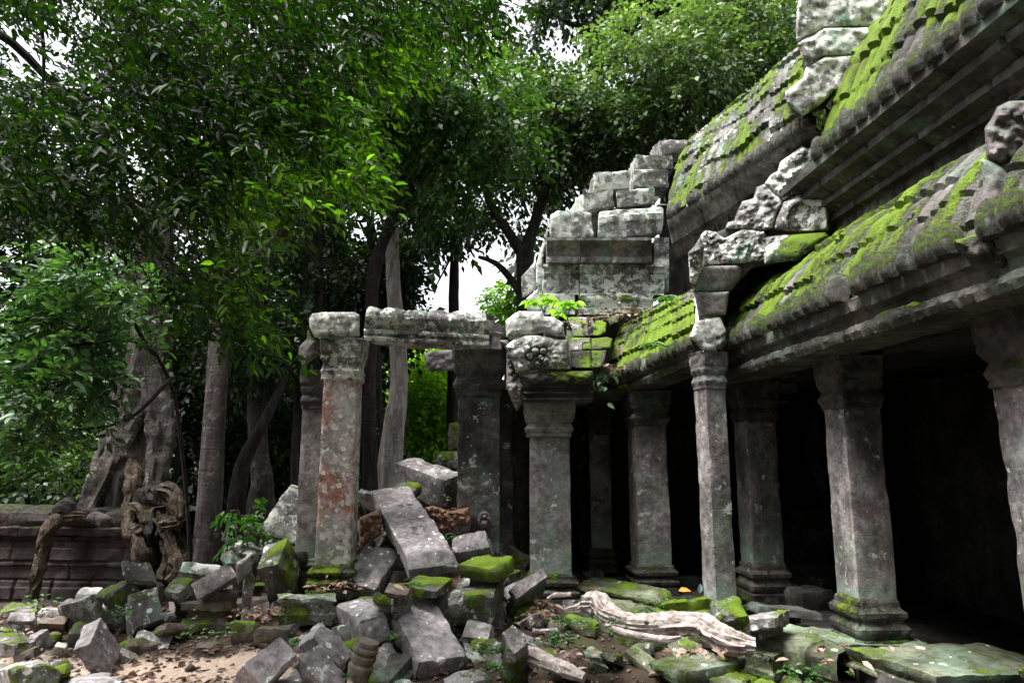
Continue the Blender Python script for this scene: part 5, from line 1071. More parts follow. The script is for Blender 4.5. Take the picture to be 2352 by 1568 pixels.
def tree(name, label, cat, trunk=None, rad=None, clumps=(), n=900, nl=8, length=.7, L=.2, Wd=.05, leaf='lf_dark', bark='bark_dark', group=None, seed=0, limbs=(), holes=True, big=False, bright=0., crown=True, flute=0, seg=14, amp=.06, nbranch=3, wob=1., droop=.25, trunkname='trunk'):
    if trunk and trunkname == 'trunk':                  # every trunk stands on the ground
        yg = 1060 + 1.95 * FPX / trunk[0][2]
        if trunk[0][1] < yg - 12: trunk = [(trunk[0][0], yg, trunk[0][2])] + list(trunk); rad = [rad[0] * 1.1] + list(rad)
    rng = np.random.default_rng(seed); base = W(*trunk[0]) if trunk else W(*clumps[0][:3])
    o = thing(name, label, cat, base, group)
    C = clumpsW(clumps); d0_ = clumps[0][2] if clumps else 0
    if trunk:
        V, F = tube([W(*p) for p in trunk], rad, seg=seg, amp=amp, seed=seed, res=.15, flute=flute, wob=wob); mk(trunkname, V, F, M[bark], o)
    for k, (pts, rr) in enumerate(limbs):
        V, F = tube([W(*p) for p in pts], rr, seg=9, amp=.06, seed=seed + 3 + k, res=.2); mk('limb', V, F, M[bark], o)
    if trunk and C and nbranch:
        top = np.array(W(*trunk[-1]))
        for k in range(min(nbranch, len(C))):
            c = np.array(C[k][:3]); mid = (top + c) / 2 + rng.normal(0, .15, 3) * np.linalg.norm(c - top)
            V, F = tube([top, mid, c], [rad[-1] * .55, rad[-1] * .35, .02], seg=7, seed=seed + 31 + k, res=.3); mk('limb', V, F, M[bark], o)
    if C:
        P, d, u = clump_points(C, n, rng)
        if holes:
            kp = hole_keep(P, rng, [(a_, b_, c_ + (16 if a_ > 500 or d0_ > 12 else 6), min(1., p_ + .12)) for a_, b_, c_, p_ in HOLES]); P, d, u = P[kp], d[kp], u[kp]
        D = d * .9 + rng.normal(0, .45, P.shape) + np.array([0, 0, -.25])
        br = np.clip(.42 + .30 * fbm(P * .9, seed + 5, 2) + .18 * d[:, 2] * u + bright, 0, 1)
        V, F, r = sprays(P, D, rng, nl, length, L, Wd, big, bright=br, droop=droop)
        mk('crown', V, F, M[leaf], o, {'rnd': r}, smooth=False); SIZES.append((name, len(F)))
    return o
# --- the tree gripping the wall
SP = tree('strangler_tree', 'huge pale buttressed tree with root tangle straddling the laterite wall', 'tree', [(290, 1230, 10.4), (296, 1150, 10.4), (310, 1060, 10.45), (322, 960, 10.5), (340, 820, 10.6), (352, 650, 10.8), (362, 480, 11)], [.50, .52, .44, .36, .28, .26, .24],
     [(300, 640, 10.6, 1.0), (420, 560, 11.2, 1.1), (220, 520, 11, 1.0), (150, -200, 10, 2.4), (450, -300, 10.5, 2.6), (0, -350, 11, 2.4)], n=1900, leaf='lf_dark', bark='bark_pale', seed=11, flute=5, seg=30, amp=.10, L=.12, Wd=.035, length=.5)  # high clumps above the frame are unseen, added to shade the trunks
for k, (pts, rr) in enumerate([
    ([(335, 900, 10.4), (275, 1010, 10.15), (238, 1090, 9.95), (205, 1160, 9.8), (190, 1205, 9.7)], [.18, .22, .18, .13, .08]),
    ([(350, 850, 10.4), (366, 980, 10.2), (364, 1060, 10.1), (350, 1110, 10.0), (322, 1130, 9.95)], [.18, .2, .17, .13, .08]),
    ([(305, 1060, 10.05), (306, 1110, 9.8), (300, 1160, 9.7), (305, 1200, 9.55)], [.10, .10, .09, .08]),
    ([(300, 1160, 9.55), (318, 1168, 9.5), (330, 1200, 9.45), (314, 1225, 9.45), (322, 1260, 9.4), (326, 1330, 9.4)], [.06, .07, .06, .07, .10, .09]),
    ([(322, 1128, 9.85), (365, 1124, 9.6), (398, 1130, 9.5), (410, 1160, 9.45), (415, 1195, 9.4), (390, 1204, 9.35), (366, 1208, 9.35)], [.08, .09, .085, .075, .07, .09, .07]),
    ([(380, 1140, 9.65), (384, 1170, 9.6), (386, 1196, 9.5), (372, 1215, 9.42)], [.07, .08, .07, .06]),
    ([(350, 1160, 9.6), (360, 1180, 9.5), (372, 1200, 9.45)], [.05, .07, .06]),
    ([(372, 1205, 9.4), (390, 1240, 9.35), (404, 1280, 9.3), (410, 1310, 9.25), (385, 1335, 9.2)], [.08, .09, .10, .10, .06]),
    ([(398, 1205, 9.5), (414, 1240, 9.45), (430, 1285, 9.4)], [.05, .065, .04]),
    ([(352, 1120, 9.75), (372, 1135, 9.65), (378, 1165, 9.6), (362, 1190, 9.55), (356, 1230, 9.5), (350, 1300, 9.5)], [.12, .14, .16, .14, .12, .1]), ([(318, 1130, 9.8), (330, 1160, 9.7), (338, 1200, 9.65), (336, 1260, 9.6), (340, 1330, 9.6)], [.10, .12, .13, .11, .08]),
    ([(300, 1190, 9.6), (292, 1206, 9.5), (306, 1222, 9.45), (330, 1212, 9.42)], [.05, .08, .09, .06]), ([(368, 1150, 9.55), (392, 1160, 9.5), (402, 1180, 9.45)], [.04, .05, .04]), ([(378, 1240, 9.5), (384, 1280, 9.45), (372, 1330, 9.4)], [.07, .08, .07])]):
    V, F = tube([W(*p) for p in pts], [v * (1 if k < 2 else .72) for v in rr], seg=24, amp=.12 if k < 2 else .30, seed=70 + k, res=.025, flute=4 if k < 2 else 0, gnarl=.25 if k < 2 else .7); mk('root', V, F, M['bark_pale' if k < 2 else ('bark_dark' if k in (9, 10) else 'bark_tan')], SP)
# --- straight trunks of the middle ground
tree('forest_tree', 'tall straight grey trunk with white lichen flecks rising behind the pale stones', 'tree', [(472, 1300, 9.4), (480, 1180, 9.4), (490, 1000, 9.45), (499, 860, 9.5), (504, 740, 9.6), (508, 560, 9.8), (512, 380, 10)], [.175, .165, .15, .14, .135, .125, .12],
     [(470, 400, 10, .9), (560, 330, 10.4, 1.0), (400, 450, 10.4, .9), (500, -250, 11, 2.2), (640, -350, 12, 2.4)], n=1500, leaf='lf_mid', bark='bark_grey', seed=21, seg=22, amp=.03, L=.13, Wd=.035, length=.5)  # clumps above the frame: unseen crown, added for shade on the trunks
tree('forest_tree', 'knobbly brown trunk with burls between the grey trunk and the doorway', 'tree', [(600, 1262, 12), (601, 1180, 12), (603, 1110, 12), (596, 1040, 12.1), (590, 940, 12.2), (588, 840, 12.3), (586, 640, 12.6), (590, 460, 13)], [.22, .24, .20, .16, .155, .15, .14, .12],
     [(600, 520, 12.5, 1.3), (690, 600, 13, 1.1), (520, 560, 13, 1.2), (600, -150, 13, 2.4), (350, -100, 13, 2.4)], n=1700, leaf='lf_dark', bark='bark_grey', seed=22, seg=20, amp=.12, L=.14, Wd=.04, length=.5)  # unseen upper clumps added to cast shade on the middle ground
tree('forest_tree', 'dark thick trunk standing behind the left side of the doorway', 'tree', [(700, 1200, 13), (698, 1050, 13), (702, 900, 13), (716, 720, 13.2), (722, 560, 13.4), (728, 430, 13.8)], [.26, .24, .21, .20, .19, .17],
     [(720, 330, 13.5, 1.3), (640, 250, 14, 1.4), (800, 280, 14, 1.3)], n=1100, leaf='lf_dark', seed=23, L=.15, Wd=.045, length=.55)
tree('forest_tree', 'pale ringed trunk seen through the doorway', 'tree', [(893, 1125, 15), (896, 1060, 15), (908, 960, 15), (916, 880, 15.1), (912, 760, 15.2), (902, 620, 15.4), (903, 470, 15.8), (906, 330, 16)], [.30, .27, .225, .20, .18, .16, .15, .12],
     [(900, 250, 16, 1.8), (1010, 320, 16.5, 1.6), (820, 200, 16, 1.6), (940, 420, 16.5, 1.2)], n=1700, leaf='lf_dark', bark='bark_ring', seed=24, seg=22, amp=.04, L=.17, Wd=.05)
tree('forest_tree', 'dark forked trunk rising beside the stepped ruin with branches reaching over the roof', 'tree', [(1208, 860, 15), (1207, 720, 15), (1206, 640, 15), (1204, 580, 15)], [.21, .20, .20, .19],
     [(1250, 330, 15, 1.5), (1120, 400, 15.3, 1.5), (1350, 250, 15.2, 1.6), (1180, 250, 15.8, 1.7), (1450, 300, 15.6, 1.3)], n=2200, leaf='lf_mid', seed=25, L=.15, Wd=.045, nbranch=0,
     limbs=[([(1204, 585, 15), (1226, 520, 15), (1245, 460, 15.1), (1275, 410, 15.2), (1320, 350, 15.3), (1390, 300, 15.4)], [.16, .14, .12, .10, .07, .03]), ([(1204, 585, 15), (1185, 560, 15), (1160, 520, 15.1), (1125, 470, 15.2), (1100, 400, 15.4)], [.15, .13, .11, .08, .03]),
            ([(1320, 350, 15.3), (1340, 320, 15.2), (1400, 305, 15.2), (1470, 310, 15.2)], [.07, .06, .04, .02]), ([(1206, 700, 15), (1180, 650, 15.2), (1140, 605, 15.3), (1100, 590, 15.5)], [.10, .09, .07, .04])])
tree('forest_tree', 'slim dark trunk left of the pale ringed trunk behind the doorway', 'tree', [(862, 1130, 16), (866, 1050, 16), (864, 900, 16), (858, 700, 16.4), (850, 500, 17)], [.17, .15, .14, .13, .1], [(850, 560, 17, 1.3), (780, 500, 17, 1.3), (880, 640, 17, 1.1)], n=900, leaf='lf_dark', seed=26, L=.16, Wd=.05)
tree('forest_tree', 'leaning dark trunk with an angled branch crossing the knobbly trunk', 'tree', [(540, 1260, 11.2), (545, 1150, 11.2), (560, 1060, 11.2), (600, 980, 11.3), (640, 900, 11.5), (665, 850, 11.7)], [.16, .15, .12, .09, .07, .05], [(650, 780, 12, .8), (560, 800, 12, .8)], n=500, leaf='lf_dark', seed=27, L=.12, Wd=.035, length=.45)
tree('leafy_bough', 'pale spotted bough reaching up to the right from the straight grey trunk', 'branch', [(505, 712, 9.6), (530, 655, 9.2), (578, 604, 8.9), (630, 555, 8.6), (690, 490, 8.65), (735, 452, 8.7)], [.12, .10, .085, .07, .055, .04], [(760, 420, 8.7, .55), (690, 400, 8.6, .5), (600, 500, 8.6, .4)], n=240, leaf='lf_mid', bark='bark_grey', seed=28, L=.12, Wd=.03, length=.4, nbranch=0, trunkname='branch', big=True, nl=7)
# --- background trees
BG = 'trees of the forest behind the ruins'
tree('broadleaf_tree', 'bright leaved tree rising behind the stepped ruin, lit from above', 'tree', [(1560, 900, 15), (1555, 600, 15), (1540, 300, 15)], [.25, .22, .18],
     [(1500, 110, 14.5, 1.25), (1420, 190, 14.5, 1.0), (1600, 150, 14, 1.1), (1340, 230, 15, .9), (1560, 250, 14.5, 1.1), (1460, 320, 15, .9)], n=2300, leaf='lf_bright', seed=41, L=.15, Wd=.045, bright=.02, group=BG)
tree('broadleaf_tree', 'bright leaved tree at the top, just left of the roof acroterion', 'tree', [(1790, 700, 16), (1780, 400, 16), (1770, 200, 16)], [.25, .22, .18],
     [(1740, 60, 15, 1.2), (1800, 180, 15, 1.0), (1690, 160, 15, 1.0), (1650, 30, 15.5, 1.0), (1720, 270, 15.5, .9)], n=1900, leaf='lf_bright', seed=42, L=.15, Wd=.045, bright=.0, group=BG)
tree('broadleaf_tree', 'dark tree spreading across the very top centre with white sky gaps', 'tree', [(1370, 500, 20), (1372, 250, 20), (1376, 60, 20)], [.28, .24, .2],
     [(1380, 20, 20, 1.7), (1550, -40, 21, 1.9), (1250, 20, 20, 1.5), (1180, 60, 21, 1.3), (1650, -20, 22, 2.0), (1480, 60, 22, 1.4), (1200, 180, 21, 1.2)], n=2900, leaf='lf_dark', seed=43, L=.2, Wd=.06, group=BG)
tree('broadleaf_tree', 'middle tree with pale shining leaf tufts above the doorway', 'tree', [(850, 1120, 13), (848, 860, 13), (866, 600, 13), (945, 430, 13)], [.15, .13, .12, .1],
     [(1010, 180, 12, .9), (1100, 210, 12, .8), (930, 240, 12, .8), (1060, 340, 12.5, .8), (1000, 430, 13, .9), (1150, 300, 12.5, .7), (890, 160, 12, .7)], n=1500, leaf='lf_green2', seed=44, L=.15, Wd=.045, group=BG,
     limbs=[([(870, 370, 12.5), (900, 310, 12.5), (950, 270, 12.5), (1010, 250, 12.4), (1080, 245, 12.4)], [.06, .06, .05, .04, .02])])
tree('broadleaf_tree', 'dense dark tree filling the gap left of the lintel', 'tree', [(780, 1150, 18), (775, 800, 18), (770, 560, 18)], [.25, .2, .18],
     [(780, 600, 18, 1.7), (680, 720, 18, 1.8), (860, 700, 18.5, 1.6), (600, 820, 18, 1.8), (760, 860, 18, 1.6), (960, 640, 19, 1.5), (640, 560, 19, 1.7)], n=3000, leaf='lf_dark', seed=45, L=.22, Wd=.07, group=BG)
tree('broadleaf_tree', 'blue green tree at the far left behind the hanging leaves', 'tree', [(60, 1150, 20), (70, 800, 20), (80, 600, 20)], [.3, .25, .2],
     [(60, 480, 20, 2.0), (180, 620, 20, 2.0), (30, 720, 20, 2.0), (160, 820, 20, 1.9), (300, 760, 20, 1.7), (-60, 600, 20, 2.0)], n=2900, leaf='lf_dark', seed=46, L=.24, Wd=.075, group=BG, bright=.12)
tree('broadleaf_tree', 'dark tree between the strangler tree and the grey trunk', 'tree', [(420, 1200, 14), (418, 900, 14), (410, 760, 14)], [.16, .13, .1],
     [(420, 720, 14, 1.1), (440, 860, 14, 1.0), (520, 780, 14.5, 1.2), (400, 980, 14.5, 1.0), (560, 930, 15, 1.1), (450, 1080, 14.5, .9)], n=1700, leaf='lf_dark', seed=47, L=.14, Wd=.045, group=BG, bright=-.1)
tree('broadleaf_tree', 'dark tree with drooping crown above the lintel and right of the ringed trunk', 'tree', [(1040, 1000, 19), (1042, 700, 19), (1046, 520, 19)], [.18, .15, .12],
     [(1050, 500, 19, 1.4), (960, 560, 19, 1.2), (1000, 660, 19.5, 1.0), (1130, 430, 19, 1.3), (900, 620, 19, 1.2)], n=1700, leaf='lf_dark', seed=48, L=.19, Wd=.06, group=BG)
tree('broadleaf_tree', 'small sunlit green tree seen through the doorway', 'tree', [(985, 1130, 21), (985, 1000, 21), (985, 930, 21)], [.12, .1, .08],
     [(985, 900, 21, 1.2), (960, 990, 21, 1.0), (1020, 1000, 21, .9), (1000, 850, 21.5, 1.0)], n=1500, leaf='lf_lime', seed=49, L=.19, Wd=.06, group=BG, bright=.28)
tree('broadleaf_tree', 'pale green distant tree in the white gap beside the forked trunk', 'tree', [(1165, 900, 30), (1165, 780, 30), (1165, 700, 30)], [.15, .12, .1],
     [(1162, 690, 30, .75), (1150, 740, 30, .7)], n=260, leaf='lf_lime', seed=50, L=.22, Wd=.07, group=BG, holes=False, bright=.2)
tree('shrub', 'dark shrub thicket beyond the laterite wall at the far left', 'shrub', None, None, [(60, 1060, 14, 1.1), (160, 1010, 14.5, 1.1), (120, 1130, 13, .9), (-20, 1120, 13, 1.0), (220, 1090, 13.5, .8), (20, 960, 15, 1.1)], n=2300, leaf='lf_mid', seed=51, L=.12, Wd=.04, length=.5, bright=-.05)
tree('shrub', 'dim shrubs growing between the trunks left of the doorway', 'shrub', None, None, [(660, 1010, 15, .9), (640, 1110, 15, .9), (560, 1120, 15, .8), (680, 930, 15.5, .8), (760, 1000, 16, 1.0), (840, 1000, 17, .9)], n=1700, leaf='lf_mid', seed=52, L=.13, Wd=.045, length=.5, bright=-.08)
# --- the far wood: a wall of leaves nobody could count
def far_wood():
    rng = np.random.default_rng(61); n = 9500
    px = rng.uniform(-500, 2000, n); py = rng.uniform(40, 1190, n); d = rng.uniform(24, 34, n)
    py = np.where(px > 1250, rng.uniform(-80, 420, n), py)
    P = W(px, py, d); hole = [(a, b, c * 1.0 + 30, min(1, p + .2)) for a, b, c, p in HOLES]
    k = hole_keep(P, rng, hole); den = fbm(np.stack([px / 120, py / 120, 0 * px], -1), 3, 3)
    k &= den + .32 - .4 * sstep(700, 300, py) * (rng.random(n)) > rng.uniform(-.35, .15, n); P = P[k]
    m = 7600; ang = rng.uniform(math.pi * 1.02, math.pi * 2.05, m); rd = rng.uniform(13, 22, m)      # unseen wood behind the camera, added and raised to block sky light
    Q = np.stack([rd * np.cos(ang), rd * np.sin(ang), rng.uniform(-.2, 19, m)], 1)
    P = np.concatenate([P, Q])
    D = rng.normal(0, 1, P.shape) + np.array([0, 0, -.3]); br = np.clip(.4 + .3 * fbm(P * .3, 4, 2), 0, 1)
    V, F, r = sprays(P, D, rng, 8, 1.5, .48, .17, False, bright=br)
    o = mk('far_wood', V, F, M['lf_dark'], None, {'rnd': r}, smooth=False, origin=(0, 28, -.3)); tag(o, 'dense dark forest foliage closing the view behind the trees', 'forest', kind='stuff'); SIZES.append(('far', len(F)))
far_wood()
# --- leaf canopy of the near tree, hanging in from the upper left
def near_canopy():
    rng = np.random.default_rng(71)
    poly = [(-60, -80), (1120, -80), (1135, 30), (1060, 90), (950, 70), (930, 150), (860, 235), (850, 330), (862, 470), (780, 430), (700, 470), (640, 420), (560, 470), (560, 560), (560, 640), (622, 770), (612, 850), (570, 790), (470, 740), (360, 690), (300, 640), (290, 560), (200, 560), (120, 480), (-60, 470)]
    n = 12500
    px = rng.uniform(-60, 1150, n); py = rng.uniform(-80, 860, n)
    k = inside(px, py, poly); px, py = px[k], py[k]
    d = 4.2 + 2.8 * rng.random(len(px)) + np.clip((px - 600) / 500, 0, 1) * .4 - .35 * fbm(np.stack([px / 160, py / 160, 0 * px], -1), 5, 3)
    P = W(px, py, d); hl = [(a, b, c + 4, p * .9) for a, b, c, p in HOLES if a < 500]
    kk = hole_keep(P, rng, hl); den = fbm(np.stack([px / 70, py / 70, 0 * px], -1), 9, 3); kk &= den > -.26 - .25 * rng.random(len(px)) + .42 * sstep(430, 560, py); P, px, py = P[kk], px[kk], py[kk]
    D = np.stack([.7 + 0 * px, rng.normal(0, .4, len(px)), -.35 + 0 * px], 1) + rng.normal(0, .45, P.shape)
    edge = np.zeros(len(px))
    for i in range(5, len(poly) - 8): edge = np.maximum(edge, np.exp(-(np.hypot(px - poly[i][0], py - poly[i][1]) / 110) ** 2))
    br = np.clip(.12 + .62 * edge + .2 * fbm(P * 1.5, 3, 2), 0, 1)  # shade painted into the leaf colour: dark inside, backlit look at the fringe
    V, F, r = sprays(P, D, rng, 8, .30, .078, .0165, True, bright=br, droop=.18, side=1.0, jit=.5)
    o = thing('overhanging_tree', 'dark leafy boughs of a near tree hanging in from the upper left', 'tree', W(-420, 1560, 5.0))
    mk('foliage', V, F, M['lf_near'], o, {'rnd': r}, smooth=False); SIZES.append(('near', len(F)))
    V, F = tube([W(-420, 1560, 5.0), W(-400, 900, 5.0), W(-360, 300, 5.2), W(-200, -200, 5.4)], [.28, .24, .2, .16], seed=3); mk('trunk', V, F, M['bark_dark'], o)
    for k, (pts, rr) in enumerate([([(-380, 200, 5.2), (-60, 60, 5.6), (130, 200, 5.9), (240, 330, 5.5), (330, 520, 5.6), (430, 640, 5.6), (560, 760, 5.5)], [.09, .05, .035, .025, .02, .014, .006]),
            ([(-300, -150, 5.3), (60, -60, 5.3), (95, 60, 5.3), (100, 180, 5.4), (80, 330, 5.4)], [.08, .03, .018, .012, .006]), ([(-300, -180, 5.3), (300, -60, 5.6), (370, 150, 5.7), (415, 330, 5.7), (420, 500, 5.8), (480, 640, 5.8)], [.08, .04, .022, .02, .016, .008]),
            ([(-300, -200, 5.3), (400, -120, 5.7), (780, -30, 5.8), (850, 60, 5.8), (830, 250, 5.9), (850, 400, 5.9)], [.08, .06, .04, .025, .015, .006]), ([(400, -120, 5.7), (620, 30, 5.6), (700, 200, 5.6), (720, 330, 5.7), (700, 440, 5.7)], [.05, .03, .02, .012, .006]),
            ([(780, -30, 5.8), (950, 0, 5.6), (1080, 30, 5.5)], [.03, .018, .006])]):
        V, F = tube([W(*p) for p in pts], rr, seg=7, seed=80 + k, res=.15); mk('branch', V, F, M['bark_dark'], o)
near_canopy()
# --- low pinnate tree in front of the strangler tree
PT = tree('pinnate_tree', 'young tree with pale blue green feathery leaves in front of the laterite wall', 'tree', [(438, 1300, 9.3), (430, 1160, 9.2), (416, 1020, 9.0), (398, 900, 8.7), (360, 815, 8.4)], [.03, .026, .024, .02, .018],
     [(150, 700, 7.6, .36), (230, 640, 7.7, .36), (90, 780, 7.5, .34), (180, 800, 7.5, .4), (280, 740, 7.8, .36), (60, 900, 7.4, .3), (140, 900, 7.4, .34), (230, 870, 7.6, .3), (110, 660, 7.7, .3), (320, 660, 7.9, .3), (60, 980, 7.4, .24), (170, 590, 7.9, .3)], n=330, nl=11, length=.44, L=.135, Wd=.028, leaf='lf_pin', bark='bark_dark', seed=81, holes=False, big=True, bright=.05, droop=.1,
     limbs=[([(360, 815, 8.4), (300, 780, 8.0), (200, 790, 7.6), (90, 800, 7.4)], [.03, .025, .016, .006]), ([(392, 870, 8.6), (300, 960, 8.0), (200, 985, 7.7), (90, 990, 7.4)], [.03, .02, .012, .005]), ([(340, 800, 8.2), (280, 700, 7.9), (200, 640, 7.7)], [.025, .016, .006])], nbranch=0)
tree('sapling', 'sapling with fresh green pinnate leaves beside the grey trunk', 'sapling', [(540, 1270, 8.9), (545, 1220, 8.9), (548, 1170, 8.9)], [.012, .01, .006], [(530, 1175, 8.85, .16), (570, 1185, 8.8, .18), (545, 1215, 8.8, .18), (575, 1225, 8.8, .14), (505, 1168, 8.9, .1), (590, 1150, 8.9, .1)], n=20, nl=9, length=.24, L=.10, Wd=.026, leaf='lf_green', bark='bark_tan', seed=82, holes=False, big=True, bright=.2, nbranch=4)
# --- plants rooted on the masonry
def rosette(name, label, cat, base, stems, L, Wd, leaf, seed, nleaf=6, group=None):
    rng = np.random.default_rng(seed); b = W(*base); o = thing(name, label, cat, b, group); parts = []
    for (px, py, d) in stems:
        tip = W(px, py, d); mid = (b + tip) / 2 + np.array([0, 0, .04])
        V, F = tube([b, mid, tip], [.006, .005, .004], seg=5, res=.06, seed=seed); mk('stem', V, F, M['lf_lime'], o)
        a = np.linspace(0, 2 * math.pi, nleaf, endpoint=False) + rng.random() * 3
        D = np.stack([np.cos(a), np.sin(a) * .9, -.15 + 0 * a], 1); P = np.repeat(tip[None], nleaf, 0)
        v, f, r, k = leaves(P, D, np.tile([0, -.35, 1.0], (nleaf, 1)) + rng.normal(0, .15, (nleaf, 3)), L * rng.uniform(.75, 1.15, nleaf), Wd * np.ones(nleaf), rng, True, .3)
        parts.append((v, f, np.repeat(np.clip(r * .5 + .5, 0, 1), 6)))
    V, F, r = merge(parts); mk('leaf_tuft', V, F, M[leaf], o, {'rnd': r}, smooth=False)
    return o
rosette('fern', 'bright lime fern growing from the roof corner below the ruin', 'plant', (1300, 738, 8.75), [(1276, 712, 8.75), (1290, 698, 8.8), (1312, 704, 8.75), (1322, 694, 8.8), (1284, 722, 8.65), (1302, 692, 8.8)], .135, .04, 'lf_lime', 91)
rosette('fern', 'lime and dark green sapling left of the bright fern on the roof corner', 'plant', (1250, 718, 9.0), [(1232, 694, 9.0), (1256, 680, 9.0), (1268, 690, 9.0), (1220, 690, 9.0)], .16, .04, 'lf_lime', 92)
rosette('grass_tuft', 'pale grass tuft at the top of the sagging mossy roof', 'plant', (1530, 690, 8.6), [(1520, 682, 8.6), (1534, 678, 8.6), (1545, 686, 8.6)], .14, .012, 'lf_pin', 93)
rosette('grass_tuft', 'thin pale grass tuft on the edge of the sagging mossy roof', 'plant', (1500, 800, 8.0), [(1490, 788, 7.9), (1505, 785, 7.9), (1515, 792, 7.9)], .16, .010, 'lf_pin', 94)
def vine():
    rng = np.random.default_rng(95); o = thing('vine', 'trailing vine with heart shaped leaves in the inner corner of the roof', 'vine', W(1385, 850, 8.7))
    pts = [(1410, 835, 8.9), (1390, 852, 8.85), (1374, 868, 8.8), (1370, 890, 8.78), (1384, 905, 8.76), (1392, 918, 8.75)]
    V, F = tube([W(*p) for p in pts], [.006] * 6, seg=5, res=.05); mk('stem', V, F, M['lf_green'], o)
    L = rng.integers(0, 5, 26); t = rng.random(26); P = np.array([W(*pts[i]) * (1 - a) + W(*pts[i + 1]) * a for i, a in zip(L, t)]) + rng.normal(0, .05, (26, 3)) + [0, -.05, 0]
    v, f, r, k = leaves(P, np.stack([rng.normal(0, .6, 26), -.3 * np.ones(26), -.8 * np.ones(26)], 1), np.tile([0, -1, .4], (26, 1)) + rng.normal(0, .3, (26, 3)), rng.uniform(.06, .11, 26), .03 * np.ones(26), rng, True, .2)
    mk('foliage', v, f, M['lf_pin'], o, {'rnd': np.repeat(r * .4 + .6, 6)}, smooth=False)
vine()
# --- turned baluster, single leaves
bz = W(822, 1548, 5.7)
pr = [(.0, 0), (.085, 0), (.09, .05), (.10, .07), (.10, .10), (.085, .115), (.09, .13), (.10, .15), (.10, .175), (.088, .185), (.094, .20), (.104, .215), (.10, .235), (.09, .245), (.095, .262), (.09, .285), (.06, .295), (.0, .296)]
th = np.linspace(0, 2 * math.pi, 28, endpoint=False); rows = np.array([[(r * math.cos(a), r * math.sin(a), z) for a in th] for r, z in pr])
tl = R(14); rows = rows @ np.array([[math.cos(tl), 0, -math.sin(tl)], [0, 1, 0], [math.sin(tl), 0, math.cos(tl)]]); bi = np.arange(rows.shape[0] * 28).reshape(-1, 28); bj = np.roll(bi, -1, 1)
bV = rows.reshape(-1, 3) + bz + [0, 0, -.03]; bF = np.stack([bi[:-1], bj[:-1], bj[1:], bi[1:]], -1).reshape(-1, 4)
o = mk('baluster', bV, bF, M['brown'], None, {'moss': np.clip(.25 + fbm(bV * 6, 3, 3), 0, 1)}); tag(o, 'turned ringed stone baluster stuck upright among the fallen blocks', 'baluster')
def one_leaf(lab, p, D, N, L, Wd, col, kind='leaf'):
    rng = np.random.default_rng(3); v, f, r, k = leaves(np.array([W(*p)]), np.array([D], float), np.array([N], float), np.array([L]), np.array([Wd]), rng, True, .1)
    m = NT('leaf_' + lab.split()[0]); ps = m.n('BsdfPrincipled', {'Base Color': c4(col), 'Roughness': .5}); m.t.links.new(ps.outputs[0], m.out.inputs[0])
    o = mk('leaf', v, f, m.m); tag(o, lab, 'leaf')
one_leaf('orange fallen leaf on the plinth step before the columns', (1558, 1356, 6.6), (1, 0, .05), (0, -.5, 1), .12, .035, (.62, .22, .01))
one_leaf('pale teal leaf standing upright beside the mossy stepped stone', (1606, 1362, 6.5), (.15, 0, 1), (.2, -1, .2), .10, .028, (.30, .45, .42))
one_leaf('yellow leaf lying on the rounded stone in the heap', (902, 1342, 6.5), (1, -.1, -.35), (0, -.4, 1), .12, .025, (.55, .48, .20))
one_leaf('dry beige leaf caught upright on the mossy roof edge', (1424, 792, 8.6), (.1, 0, -1), (.3, -1, .1), .13, .035, (.5, .38, .3))
